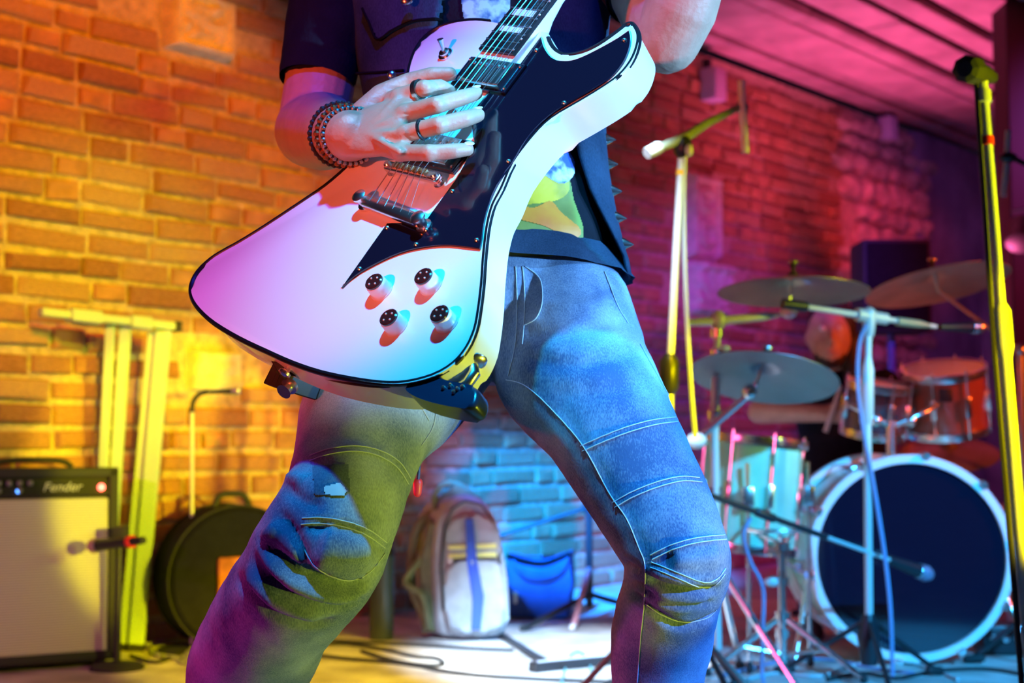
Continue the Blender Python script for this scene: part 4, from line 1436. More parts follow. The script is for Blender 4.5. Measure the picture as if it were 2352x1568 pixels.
# ---- blue shopping bag
tote = thing('tote_bag', 'blue soft bag with open top and loop handles, right of the backpack', 'bag', fl(1240, 1428))
td = 5.40
tote_m = mat('blue_bag_cloth', (0.05, 0.12, 0.36), 0.75, var=.4, vscale=12, bump=.3, bscale=25)
TO = [(1168, 1430), (1166, 1350), (1164, 1275), (1200, 1284), (1250, 1292), (1310, 1268), (1314, 1340), (1306, 1424), (1240, 1434)]
part('sack', lambda bm: prism(bm, [floorclamp(P(x, y, td)) for x, y in TO], V((.02, .16, 0)), .012, 2), tote_m, tote)
part('top_hem', lambda bm: tube(bm, smooth_path([P(1164, 1275, td - .004), P(1200, 1286, td - .012), P(1250, 1292, td - .008), P(1310, 1270, td - .004)], 5), .008, 8), M['lining'], tote)
for y in (1308, 1318):
    part('handle', lambda bm: tube(bm, smooth_path([P(1178, 1286, td - .012), P(1200, y, td - .03), P(1250, y + 8, td - .03), P(1290, y - 8, td - .02), P(1304, 1280, td - .012)], 5), .005, 6), tote_m, tote)
part('tag', lambda bm: box(bm, P(1184, 1372, td - .01), .007, .004, .022, bev=.002), M['cream'], tote)

# ---- dark boom stand behind the bags
bc_ = fl(1354, 1426)
bs = thing('microphone_stand', 'dark boom stand with slanting arm, in front of the blue lit bricks', 'stand', bc_)
part('pole', lambda bm: upright(bm, bc_, .05, P(1352, 1150, bc_.y).z, .014), M['plastic'], bs)
part('boom', lambda bm: tube(bm, [P(1075, 1252, bc_.y - .1), P(1400, 1150, bc_.y)], .009, 8), M['plastic'], bs)
part('clamp', lambda bm: ball(bm, P(1352, 1166, bc_.y), .028, 12), M['plastic'], bs)
for e, m in ((fl(1212, 1448), M['plastic']), (fl(1318, 1446), mat('pink_metal', (0.8, 0.35, 0.4), 0.35, .3)), (fl(1500, 1415), M['plastic'])):
    lg = part('leg', lambda bm: tube(bm, [V((bc_.x, bc_.y, .20)) if m is not M['plastic'] else V((bc_.x, bc_.y, .10)), e + Z * .014], .011, 8), m, bs)
    part('rubber_foot', lambda bm: limb(bm, [e + Z * .014, e + Z * .012 + (e - bc_).normalized() * .03], [.012, .011], 8), M['white'] if m is not M['plastic'] else M['rubber'], lg)

# ---- tall boom stand right behind the player
tc = V((P(1530, 900, 3.40).x, 3.40, 0))
tc.x = P(1522, 1200, 3.40).x
ts = thing('microphone_stand', 'tall pale boom stand just behind the player, arm pointing up to the ceiling', 'stand', tc)
ptop, pcl = P(1566, 345, 3.44), P(1538, 850, 3.40)
part('upper_pole', lambda bm: tube(bm, [pcl, ptop], .0090, 12), M['satin'], ts)
part('clutch', lambda bm: tube(bm, [P(1536, 905, 3.40), P(1536, 892, 3.40), P(1537, 830, 3.40), P(1539, 812, 3.40)], [.014, .024, .024, .012], 16), M['plastic'], ts)
part('lower_pole', lambda bm: tube(bm, [P(1536, 900, 3.40), V((tc.x, tc.y, .06))], .0125, 12), M['satin'], ts)
part('label_ring', lambda bm: tube(bm, [P(1563, 390, 3.436), P(1562, 402, 3.436)], .0100, 12), mat('orange_tape', (0.9, 0.45, 0.03), 0.5), ts)
part('boom_clamp', lambda bm: ball(bm, P(1568, 338, 3.44), .024, 14, 1, 1, 1.3), M['plastic'], ts)
part('clamp_knob', lambda bm: ball(bm, P(1583, 345, 3.41), .013, 12, .8, 1, 1.2), M['satin'], ts)
grn = mat('olive_metal', (0.30, 0.32, 0.22), 0.45, .2)
part('boom', lambda bm: tube(bm, [P(1500, 345, 3.40), P(1570, 318, 3.44), P(1620, 285, 3.55), P(1700, 245, 3.72)], [.010, .013, .011, .008], 10), grn, ts)
part('counterweight', lambda bm: tube(bm, [P(1486, 352, 3.39), P(1514, 338, 3.41)], [.014, .015], 12), M['satin'], ts)
part('boom_tip', lambda bm: ball(bm, P(1704, 246, 3.73), .018, 10), M['plastic'], ts)
part('cable', lambda bm: tube(bm, smooth_path([P(1574, 350, 3.43), P(1570, 470, 3.44), P(1576, 700, 3.45), P(1588, 900, 3.45), P(1597, 1005, 3.44)], 5), .0060, 6), mat('pale_cable', (0.55, 0.58, 0.60), 0.5), ts, label='pale cable hanging beside the pole')
tripod(ts, tc, .30, .30, .4, M['satin'])
ohm = thing('microphone', 'slim white microphone hanging from the tall boom under the plank ceiling', 'microphone', P(1708, 265, 3.72))
part('handle', lambda bm: tube(bm, [P(1703, 184, 3.70), P(1705, 240, 3.71), P(1712, 350, 3.73)], [.0100, .0100, .0105], 12), M['white'], ohm)
part('grille', lambda bm: tube(bm, [P(1712, 340, 3.73), P(1712.5, 352, 3.73)], [.0112, .0100], 12), M['steel'], ohm)


# ---- cymbals
bronze = mat('bronze', (0.55, 0.38, 0.22), 0.38, 0.85, var=.25, vscale=8)


def cymbal(label, c, n, r, m=None):
    n = V(n).normalized()
    t = thing('cymbal', label, 'cymbal', c)
    b = part('disc', lambda bm: lathe(bm, c, n, [(.006, .030), (r * .12, .026), (r * .19, .012), (r * .25, .008), (r * .7, -.004), (r, -.020), (r, -.0215), (r * .7, -.0055), (r * .25, .0065), (r * .19, .0105), (r * .12, .0245), (.006, .0285)], 56, False), m or bronze, t)
    part('felt', lambda bm: lathe(bm, c + n * .028, n, [(.014, 0), (.014, .010), (.006, .011), (.006, .03), (.010, .03), (.009, .042)], 14), M['rubber'], t)
    part('wing_nut', lambda bm: ball(bm, c + n * .07, .010, 10, 1.5, .5, .8), M['chrome'], t)
    return t, n


c1, n1 = P(1822, 656, 4.10), V((.02, .10, 1))
cymbal('dark crash cymbal, highest on the chrome stand behind the player', c1, n1, .218)
c2, n2 = P(1757, 853, 3.92), V((.16, .30, 1))
cymbal('blue lit cymbal tilted on a short chrome arm above the green drum', c2, n2, .204, mat('dark_bronze', (0.25, 0.24, 0.26), 0.42, 0.7, var=.2, vscale=8))
c3, n3 = P(2150, 642, 4.62), V((-.14, .20, 1))
cymbal('tan crash cymbal in front of the black speaker cabinet', c3, n3, .232, mat('pale_bronze', (0.72, 0.50, 0.34), 0.40, 0.55, var=.3, vscale=9))
c4, n4 = P(2180, 1030, 4.95), V((-.10, -.36, 1))
cymbal('small dark cymbal low behind the top of the bass drum', c4, n4, .170)

# double chrome cymbal stand
sc0 = V((P(1642, 1000, 4.0).x, 4.0, 0))
cs = thing('cymbal_stand', 'chrome cymbal stand with two arms beside the green drum', 'stand', sc0)
ptop2 = P(1650, 735, 4.02)
part('pole', lambda bm: tube(bm, [V((sc0.x, sc0.y, .10)), P(1641, 1000, 4.0), P(1646, 800, 4.01)], .0125, 14), M['satin'], cs)
part('upper_pole', lambda bm: tube(bm, [P(1646, 830, 4.01), ptop2], .0095, 12), M['satin'], cs)
for y, r in ((765, .018), (812, .017), (952, .022), (1128, .024)):
    part('collar', lambda bm: tube(bm, [P(1642 + (1000 - y) * .02, y + 10, 4.0), P(1642 + (1000 - y) * .02, y - 10, 4.0)], r, 14), M['chrome'], cs)
part('wing_bolt', lambda bm: ball(bm, P(1664, 800, 3.98), .012, 10, 1.4, .6, .9), M['satin'], cs)
part('tilter', lambda bm: ball(bm, ptop2, .024, 14, 1, .8, 1.2), M['satin'], cs)
part('boom', lambda bm: tube(bm, [P(1576, 741, 4.0), P(1650, 737, 4.02), P(1752, 727, 4.05), P(1792, 722, 4.07)], [.010, .0125, .0125, .006], 12), M['satin'], cs)
part('boom_end', lambda bm: ball(bm, P(1812, 716, 4.08), .020, 12, 1.2, .8, 1), M['satin'], cs)
part('cymbal_rod', lambda bm: tube(bm, [P(1812, 716, 4.08), c1 + n1.normalized() * .06], .004, 8), M['chrome'], cs)
part('side_arm', lambda bm: tube(bm, [P(1592, 1016, 3.98), P(1720, 906, 3.94), P(1738, 880, 3.93)], [.011, .010, .008], 10), M['chrome'], cs)
part('arm_joint', lambda bm: ball(bm, P(1600, 1012, 3.97), .026, 12, 1.2, .8, .9), M['satin'], cs)
part('arm_joint', lambda bm: ball(bm, P(1722, 898, 3.93), .022, 12, 1, .8, 1), M['chrome'], cs)
part('cymbal_rod', lambda bm: tube(bm, [P(1736, 882, 3.93), c2 + n2.normalized() * .05], .004, 8), M['chrome'], cs)
tripod(cs, sc0, .33, .30, 1.2, M['chrome'], .009)

# stands for the two cymbals behind the bass drum
for c, n_, lab, dx in ((c3, n3, 'dark chrome stand under the tan cymbal behind the bass drum', .32), (c4, n4, 'chrome stand under the small dark cymbal behind the bass drum', .25)):
    b0 = V((c.x + dx, c.y + (.15 if c is c3 else .20), 0))
    st = thing('cymbal_stand', lab, 'stand', b0)
    topz = c.z - .22
    part('pole', lambda bm: tube(bm, [V((b0.x, b0.y, .08)), V((b0.x, b0.y, topz))], .012, 10), M['steel'], st)
    part('arm', lambda bm: tube(bm, [V((b0.x, b0.y, topz)), c - V(n_).normalized() * .04, c + V(n_).normalized() * .06], .006, 8), M['steel'], st)
    part('tilter', lambda bm: ball(bm, V((b0.x, b0.y, topz)), .022, 10), M['steel'], st)
    tripod(st, b0, .25, .20, .3, M['steel'])

# ---- lime lit boom stand in front of the bass drum
lc = V((P(1986, 1500, 4.05).x, 4.05, 0))
ls = thing('microphone_stand', 'boom stand with thick clutch standing in front of the bass drum', 'stand', lc)
lt = P(1995, 735, 4.08)
part('lower_pole', lambda bm: tube(bm, [V((lc.x, lc.y, .06)), P(1992, 960, 4.06)], .0115, 14), M['satin'], ls)
part('clutch', lambda bm: tube(bm, [P(1992, 975, 4.06), P(1992, 960, 4.06), P(1993, 850, 4.07), P(1993.5, 820, 4.07)], [.012, .018, .018, .010], 16), M['satin'], ls)
part('upper_pole', lambda bm: tube(bm, [P(1993, 850, 4.07), lt], .010, 12), M['satin'], ls)
part('boom_clamp', lambda bm: limb(bm, [P(1996, 766, 4.08), P(1996, 722, 4.08)], [.015, .022], 14), M['satin'], ls)
lb0, lb1 = P(1806, 698, 3.98), P(2150, 750, 4.16)
part('boom', lambda bm: tube(bm, [lb0, P(1995, 727, 4.08), lb1], [.008, .0095, .006], 12), M['satin'], ls)
part('boom_sleeve', lambda bm: tube(bm, [P(1968, 722, 4.065), P(2036, 733, 4.10)], [.019, .017], 14), M['satin'], ls)
part('boom_tip', lambda bm: tube(bm, [P(2060, 738, 4.11), P(2110, 744, 4.14), P(2135, 748, 4.15)], [.013, .012, .006], 10), grn, ls)
part('counterweight', lambda bm: tube(bm, [P(1798, 697, 3.975), P(1852, 705, 4.0)], [.015, .015], 14), M['plastic'], ls)
part('cable', lambda bm: tube(bm, smooth_path([P(1990, 745, 4.05), P(1974, 790, 4.05), P(1970, 880, 4.05), P(1982, 980, 4.04), P(2004, 1100, 4.03), P(2030, 1260, 4.0), P(2045, 1400, 3.98), P(2050, 1552, 3.98)], 5), .006, 6), mat('blue_cable', (0.25, 0.32, 0.55), 0.5), ls, label='pale cable hanging down the pole')
tripod(ls, lc, .17, .26, .5, M['plastic'])
part('hub', lambda bm: tube(bm, [V((lc.x, lc.y, .05)), V((lc.x, lc.y, .13)), V((lc.x, lc.y, .19))], [.022, .034, .016], 16), M['plastic'], ls)
microphone('black microphone at the far end of the lime lit boom', P(2262, 752, 4.22), P(2158, 751, 4.17), .020)

# ---- bass drum
BD = V((P(2085, 1278, 4.36).x, 4.36, .322))
drum = thing('bass_drum', 'bass drum with black front head and pale hoops, facing the room', 'drum', V((BD.x, BD.y, 0)))
pearl = mat('mint_pearl', (0.34, 0.86, 0.60), 0.3, var=.35, vscale=5, coat=.5)
part('shell', lambda bm: lathe(bm, BD + Y * .02, Y, [(.285, 0), (.285, .42)], 64), pearl, drum)
part('front_head', lambda bm: lathe(bm, BD, Y, [(.001, .002), (.15, .0), (.285, .0), (.290, .006), (.290, .03)], 64), M['gloss'], drum)
part('rear_head', lambda bm: lathe(bm, BD + Y * .43, Y, [(.290, 0), (.288, .02), (.001, .022)], 48), M['cream'], drum)
hoop = mat('pale_hoop', (0.80, 0.84, 0.80), 0.35, coat=.3)
for yy in (-.012, .415):
    part('hoop', lambda bm: lathe(bm, BD + Y * yy, Y, [(.288, 0), (.312, 0), (.314, .004), (.314, .036), (.312, .040), (.288, .040), (.288, 0)], 64, False), hoop, drum)
for k in range(10):
    a = 2 * PI * k / 10 + .16
    dv = X * math.cos(a) + Z * math.sin(a)
    lg = part('lug', lambda bm: box(bm, BD + dv * .296 + Y * .20, .018, .012, .05, Y.cross(dv), dv, Y, .006, 2), M['chrome'], drum)
    part('tension_rod', lambda bm: tube(bm, [BD + dv * .316 - Y * .03, BD + dv * .304 + Y * .46], .0045, 8), M['chrome'], lg)
    part('claw', lambda bm: box(bm, BD + dv * .314 - Y * .004, .014, .010, .020, Y.cross(dv), dv, Y, .004, 1), M['chrome'], lg)
for s in (-1, 1):
    part('spur', lambda bm: tube(bm, [BD + X * s * .28 + Y * .12 - Z * .02, V((BD.x + s * .36, BD.y - .02, .015))], [.011, .008], 10), M['chrome'], drum)
part('tom_mount', lambda bm: tube(bm, [BD + Z * .28 + Y * .2, BD + Z * .42 + Y * .2], .016, 12), M['chrome'], drum)
for s in (-.12, .16):
    part('tom_arm', lambda bm: tube(bm, smooth_path([BD + Z * .40 + Y * .2, BD + Z * .44 + Y * .2 + X * s * .6, BD + Z * .47 + Y * .24 + X * s], 5), .009, 10), M['chrome'], drum)
    part('memory_lock', lambda bm: ball(bm, BD + Z * .42 + Y * .2 + X * s * .4, .020, 10), M['chrome'], drum)

# ---- kick drum microphone on a low boom
kc = V((P(1585, 1300, 3.75).x, 3.75, 0))
kms = thing('microphone_stand', 'low boom stand whose arm runs down to the bass drum', 'stand', kc)
part('pole', lambda bm: upright(bm, kc, .05, P(1585, 1125, 3.75).z, .010), M['plastic'], kms)
part('boom', lambda bm: tube(bm, [P(1570, 1112, 3.74), P(1660, 1148, 3.80), P(1850, 1216, 3.92), P(1905, 1236, 3.96)], .0085, 10), M['plastic'], kms)
part('boom_extension', lambda bm: tube(bm, [P(1900, 1234, 3.95), P(2050, 1288, 4.06)], .006, 10), M['satin'], kms)
part('clamp', lambda bm: limb(bm, [P(1740, 1176, 3.85), P(1775, 1190, 3.87)], [.013, .013], 10), M['plastic'], kms)
part('clamp', lambda bm: ball(bm, P(1585, 1120, 3.75), .024, 12), M['plastic'], kms)
tripod(kms, kc, .20, .24, .9, M['plastic'])
microphone('dark bass drum microphone at the end of the low boom, by the drum head', P(2140, 1322, 4.12), P(2040, 1284, 4.06), .024, M['plastic'], mat('violet_mesh', (0.35, 0.28, 0.40), 0.5, .4))
cable_m = M['rubber']


# ---- drums
def tom(name, label, c, axis, r, h, shell_m, nl=8, cat='drum'):
    axis = V(axis).normalized()
    x = axis.cross(Y).normalized()
    y = axis.cross(x)
    t = thing(name, label, cat, c)
    part('shell', lambda bm: lathe(bm, c - axis * h / 2, axis, [(r * .97, 0), (r * .97, h)], 48), shell_m, t)
    part('top_head', lambda bm: lathe(bm, c + axis * h / 2, axis, [(r, -.005), (r, .004), (r * .96, .006), (.001, .006)], 48), M['cream'], t)
    for s in (-1, 1):
        part('hoop', lambda bm: lathe(bm, c + axis * s * (h / 2 - .006), axis, [(r * 1.0, -.012), (r * 1.05, -.012), (r * 1.06, 0), (r * 1.05, .014), (r * 1.0, .014)], 48, False), M['chrome'], t)
    for k in range(nl):
        a = 2 * PI * k / nl + .2
        dv = x * math.cos(a) + y * math.sin(a)
        lg = part('lug', lambda bm: box(bm, c + dv * r * 1.02, .010, .012, min(.035, h * .2), axis.cross(dv), dv, axis, .004, 2), M['chrome'], t)
        part('tension_rod', lambda bm: tube(bm, [c + dv * r * 1.05 - axis * h * .5, c + dv * r * 1.05 + axis * (h * .5 + .02)], .0035, 6), M['chrome'], lg)
    return t


fc = P(1724, 1136, 4.34)
fax = V((.10, .02, 1)).normalized()
ftm = tom('floor_tom', 'mint green pearl drum with chrome rims left of the bass drum', fc, fax, .152, .335, pearl)
for a in (2.6, 4.5, 6.0):
    p = fc + V((math.cos(a), math.sin(a), 0)) * .172
    lg = part('leg', lambda bm: tube(bm, [p + Z * .10, p - Z * .1, V((p.x, p.y, .012))], .006, 8), M['chrome'], ftm)
    part('rubber_foot', lambda bm: limb(bm, [V((p.x, p.y, .014)), V((p.x, p.y, .03))], [.012, .010], 8), M['rubber'], lg)
    part('leg_bracket', lambda bm: box(bm, p, .018, .014, .03, bev=.005), M['chrome'], lg)
rc = P(2172, 918, 4.78)
rtm = tom('rack_tom', 'red brown drum mounted above the bass drum', rc, (-.12, -.25, 1), .135, .21, mat('red_lacquer', (0.42, 0.10, 0.05), 0.3, coat=.5, var=.3, vscale=6))
part('badge', lambda bm: box(bm, P(2172, 908, 4.64), .022, .004, .022, bev=.002), M['plastic'], rtm)
rc2 = P(2012, 940, 4.74)
tom('rack_tom', 'narrow dark drum behind the boom stand, beside the red brown drum', rc2, (.10, -.2, 1), .105, .17, mat('dark_lacquer', (0.10, 0.05, 0.06), 0.3, coat=.5))

# ---- chrome tripod beside the bass drum
hc = V((P(1790, 1430, 4.18).x, 4.18, 0))
hs = thing('drum_stand', 'low chrome tripod stand on the floor left of the bass drum', 'stand', hc)
part('tube', lambda bm: upright(bm, hc, .03, .40, .0115), M['chrome'], hs)
for z, r in ((.05, .018), (.12, .020), (.17, .022), (.27, .020), (.37, .024)):
    part('collar', lambda bm: upright(bm, hc, z - .012, z + .012, r, 14), M['chrome'], hs)
part('wing_bolt', lambda bm: ball(bm, V((hc.x - .03, hc.y - .01, .27)), .016, 10, 1.4, .6, 1), M['satin'], hs)
for e, m in ((V((hc.x - .22, hc.y - .02, .012)), M['chrome']), (V((hc.x + .20, hc.y - .14, .012)), M['chrome']), (V((hc.x + .02, hc.y + .22, .012)), M['chrome'])):
    lg = part('leg', lambda bm: tube(bm, [V((hc.x, hc.y, .17)), e], .009, 10), m, hs)
    part('brace', lambda bm: tube(bm, [V((hc.x, hc.y, .06)), V((hc.x, hc.y, .17)).lerp(e, .55)], .006, 8), m, lg)
    part('rubber_foot', lambda bm: ball(bm, e, .013, 8), M['rubber'], lg)
part('basket', lambda bm: tube(bm, [V((hc.x + math.cos(k * PI / 8) * .09 - .02, hc.y + math.sin(k * PI / 8) * .09, .42)) for k in range(16)], .006, 8, closed=True), M['chrome'], hs)
for k in range(3):
    a = k * 2 * PI / 3 + .5
    part('basket_arm', lambda bm: tube(bm, [V((hc.x, hc.y, .38)), V((hc.x - .02 + math.cos(a) * .09, hc.y + math.sin(a) * .09, .42))], .006, 8), M['chrome'], hs)

# ---- drummer
drm = thing('person', 'drummer in black shirt, head bowed, seated behind the drums with a stick', 'person', V((P(1925, 1100, 5.3).x, 5.3, 0)))
bm = bmesh.new()
HD = P(1905, 768, 5.22)
join(bm, [ell(bm, P(cx, y, d), X * a, Y * b, 22) for y, cx, d, a, b in [(1130, 1945, 5.36, .15, .11), (1020, 1942, 5.38, .155, .11), (930, 1935, 5.37, .17, .115), (868, 1925, 5.35, .15, .095), (845, 1920, 5.33, .08, .07)]])
limb(bm, [P(1920, 860, 5.33), P(1912, 810, 5.28)], [.055, .052], 16)
ball(bm, HD, .105, 24, .76, .92, 1.1)
ball(bm, HD + V((-.012, -.05, -.055)), .066, 18, .85, .8, 1)
limb(bm, [HD + V((-.014, -.088, .01)), HD + V((-.018, -.115, -.032)), HD + V((-.016, -.1, -.04))], [.010, .015, .012], 10)
for s in (-1, 1):
    ball(bm, HD + V((s * .08, .0, -.01)), .027, 12, .35, .7, 1.1)
D_A = [([P(1822, 878, 5.36), P(1745, 945, 5.12), P(1895, 950, 4.98)], [.052, .046, .030]), ([P(2030, 885, 5.36), P(2062, 990, 5.15), P(1985, 955, 4.95)], [.052, .046, .030])]
for pts, r in D_A:
    limb(bm, pts, r, 16)
    e = pts[-1]
    d = (pts[-1] - pts[-2]).normalized()
    sd = d.cross(Z).normalized()
    limb(bm, [e, e + d * .06], [.032, .034], 12, (sd, .6))
    for k in range(4):
        b0 = e + d * .07 + Z * (.024 - .016 * k)
        limb(bm, [b0, b0 + d * .03 - sd * .012, b0 + d * .028 - sd * .034, b0 + d * .008 - sd * .038], [.0095, .009, .0085, .0075], 8)
    limb(bm, [e + Z * .02, e + d * .045 + Z * .035 - sd * .02, e + d * .075 + Z * .03 - sd * .03], [.012, .011, .009], 8)
mk_mesh('body', baked(bm, .0058, 3), M['skin'], drm, 'bare head and forearms')
bm = bmesh.new()
join(bm, [ell(bm, P(cx, y, d), X * a, Y * b, 22) for y, cx, d, a, b in [(1140, 1947, 5.36, .168, .13), (1020, 1942, 5.38, .172, .128), (930, 1935, 5.37, .186, .13), (870, 1925, 5.35, .165, .108), (848, 1920, 5.33, .075, .07)]])
for pts, r in D_A:
    limb(bm, [pts[0], pts[0].lerp(pts[1], .6)], [.066, .058], 18)
mk_mesh('shirt', baked(bm, .010, 4), M['darkcloth'], drm)
bm = bmesh.new()
hips = P(1945, 1130, 5.36)
for s in (-1, 1):
    limb(bm, [hips + X * s * .08, hips + V((s * .20, -.40, -.02)), V((hips.x + s * .22, hips.y - .38, .10))], [.095, .07, .05], 16)
ball(bm, hips + Z * .0, .15, 18, 1, .8, .7)
mk_mesh('trousers', baked(bm, .012, 3), M['jeans_dark'], drm)
for s in (-1, 1):
    part('shoe', lambda bm: limb(bm, [V((hips.x + s * .22, hips.y - .36, .04)), V((hips.x + s * .24, hips.y - .54, .032))], [.042, .030], 12), M['rubber'], drm)
for s in (-1, 1):
    part('eye', lambda bm: ball(bm, HD + V((s * .03 - .014, -.086, .016)), .011, 10), M['cream'], drm)
part('mouth', lambda bm: ball(bm, HD + V((-.012, -.098, -.072)), .02, 10, 1, .3, .25), bpy.data.materials['lips'], drm)
part('beard', lambda bm: ball(bm, HD + V((-.01, -.045, -.085)), .062, 14, .95, .75, .7), bpy.data.materials['dark_hair'], drm)
part('hair', lambda bm: (ball(bm, HD + V((.015, .025, .03)), .112, 20, .80, .92, 1.05), limb(bm, [HD + V((.075, .02, .0)), HD + V((.09, .03, -.12)), HD + V((.10, .02, -.22))], [.035, .04, .02], 10)), bpy.data.materials['dark_hair'], drm)
stk = thing('drumstick', 'pale violet lit drumstick upright in the drummer\'s fist', 'drumstick', P(1900, 985, 4.93))
part('shaft', lambda bm: tube(bm, [P(1896, 992, 4.93), P(1926, 905, 4.93)], [.0095, .0085], 10), mat('pale_wood', (0.75, 0.62, 0.55), 0.5), stk)
part('tip', lambda bm: limb(bm, [P(1926, 903, 4.93), P(1930, 890, 4.93)], [.006, .008], 10), bpy.data.materials['pale_wood'], stk)
sto = V((hips.x, hips.y, 0))
stool = thing('drum_stool', 'round padded stool under the drummer', 'stool', sto)
part('seat', lambda bm: lathe(bm, V((sto.x, sto.y, .36)), Z, [(.12, 0), (.17, .01), (.175, .05), (.16, .075), (.02, .08)], 28), M['rubber'], stool)
part('post', lambda bm: upright(bm, sto, .08, .37, .014), M['chrome'], stool)
tripod(stool, sto, .20, .24, .2, M['chrome'])

# ---- black speaker on a pole
sp_ = P(2062, 655, 6.1)
spk = thing('speaker', 'black speaker cabinet on a pole behind the tan cymbal', 'speaker', V((sp_.x, sp_.y, 0)))
part('cabinet', lambda bm: box(bm, sp_ + Y * .12, .148, .12, .20, X, Y, Z, .012, 2), M['rubber'], spk)
part('grille', lambda bm: box(bm, sp_ - Y * .004, .132, .006, .184, X, Y, Z, .004, 1), M['darkcloth'], spk)
part('pole', lambda bm: upright(bm, sp_ + Y * .12, .10, sp_.z - .19, .018), mat('blue_pole', (0.10, 0.12, 0.35), 0.4), spk)
tripod(spk, V((sp_.x, sp_.y + .12, 0)), .5, .35, .1, M['plastic'], .010)

# ---- straight stand at the right edge
rt0, rt1 = P(2258, 190, 2.78), P(2348, 1290, 2.58)
rb_ = rt1 + (rt1 - rt0) * ((rt1.z - .02) / (rt0.z - rt1.z))
rs = thing('microphone_stand', 'tall thin stand in the right foreground, leaning slightly, lit yellow along one side', 'stand', V((rb_.x, rb_.y, 0)))
q = lambda t: rt0.lerp(rb_, t)
part('upper_pole', lambda bm: tube(bm, [q(0), q(.40)], .0085, 14), M['satin'], rs)
part('clutch', lambda bm: tube(bm, [q(.325), q(.335), q(.385), q(.40)], [.010, .0165, .0165, .012], 16), M['satin'], rs)
part('lower_pole', lambda bm: tube(bm, [q(.38), q(.995)], .0115, 14), M['satin'], rs)
part('neck', lambda bm: tube(bm, [q(0) - Z * .02, q(0) + V((-.002, 0, .02)), P(2263, 172, 2.78)], [.011, .010, .007], 12), M['satin'], rs)
part('collar', lambda bm: tube(bm, [q(.012), q(.03)], .0135, 14), M['satin'], rs)
part('red_ring', lambda bm: tube(bm, [q(.082), q(.094)], .0118, 14), bpy.data.materials['red_band'], rs)
part('cable', lambda bm: tube(bm, [q(0) + X * -.014 + Z * .02, q(.2) - X * .016, q(.4) - X * .020, q(.7) - X * .018, q(.99) - X * .02], .0055, 6), M['rubber'], rs)  # black strip standing in for the unlit left side of the pole
part('base', lambda bm: lathe(bm, V((rb_.x, rb_.y, 0)), Z, [(.13, 0), (.13, .010), (.11, .02), (.03, .028)], 32), M['rubber'], rs)
vm = thing('microphone', 'black vocal microphone on top of the right foreground stand, seen end on', 'microphone', P(2240, 168, 2.74))
part('grille', lambda bm: lathe(bm, P(2216, 158, 2.69), P(2246, 164, 2.76) - P(2216, 158, 2.69), [(.016, 0), (.026, .006), (.027, .03), (.027, .055), (.022, .06)], 8), M['rubber'], vm, False)
part('handle', lambda bm: tube(bm, [P(2240, 163, 2.74), P(2262, 172, 2.80), P(2278, 178, 2.92)], [.019, .018, .013], 14), M['rubber'], vm)

# ---- hanging pencil microphone at the far right
ro = thing('microphone', 'slim pale microphone hanging near the dark post at the right edge', 'microphone', P(2312, 360, 4.15))
part('handle', lambda bm: tube(bm, [P(2316, 300, 4.15), P(2312, 372, 4.15), P(2305, 450, 4.15)], .0085, 12), mat('pale_violet', (0.65, 0.55, 0.70), 0.4), ro)
part('clip', lambda bm: ball(bm, P(2316, 362, 4.15), .020, 10, 1.4, 1, .8), M['plastic'], ro)
rm0 = V((P(2440, 900, 4.3).x, 4.3, 0))
rms = thing('microphone_stand', 'boom stand holding the slim microphone by the dark post', 'stand', rm0)
part('pole', lambda bm: upright(bm, rm0, .05, P(2440, 420, 4.3).z, .011), M['plastic'], rms)
part('boom', lambda bm: tube(bm, [P(2440, 420, 4.3), P(2326, 362, 4.16)], .008, 8), M['plastic'], rms)
tripod(rms, rm0, .25, .28, .7, M['plastic'])

# ---- clamp lamp on the post, two small boxes on the wall
lp = P(2350, 545, 6.38)
lampo = thing('stage_lamp', 'small dark lamp can on the post at the right edge', 'lamp', lp)
part('can', lambda bm: lathe(bm, lp + Z * .07, V((-.25, -.5, -.8)), [(.02, 0), (.056, .008), (.06, .03), (.06, .12), (.068, .13), (.062, .132)], 20), M['plastic'], lampo)
part('yoke', lambda bm: tube(bm, [lp + Z * .07 + X * .062, lp + Z * .14 + X * .06 + Y * .03, lp + Z * .14 + Y * .13], .008, 6), M['plastic'], lampo)
for (x, y), (hw, hh), lb in (((1614, 200), (.055, .085), 'small pale box on the bricks under the plank ceiling'), ((2016, 300), (.055, .075), 'small violet box under the ceiling by the broken brickwork')):
    s_, z_ = wall_at(x, y)
    wb = thing('wall_box', lb, 'box', wp(s_, z_))
    part('housing', lambda bm: box(bm, wp(s_, z_, .065), hw, hh, .05, S, Z, N, .008, 2), mat('pale_housing', (0.55, 0.45, 0.60), 0.5) if x < 1700 else bpy.data.materials['pale_housing'], wb)
    part('bracket', lambda bm: box(bm, wp(s_, z_ + hh + .02, .03), .012, .04, .02, S, Z, N), M['plastic'], wb, False)


# ---- cables
def cable(label, pts, r=.0055, m=None, coil=False):
    q = [fl(x, y, r + .001) if not isinstance(x, V) else x for x, y in pts]
    t = part('cable', lambda bm: tube(bm, smooth_path(q, 6), r, 6), m or M['rubber'], None)
    return tag(t, label, 'cable')


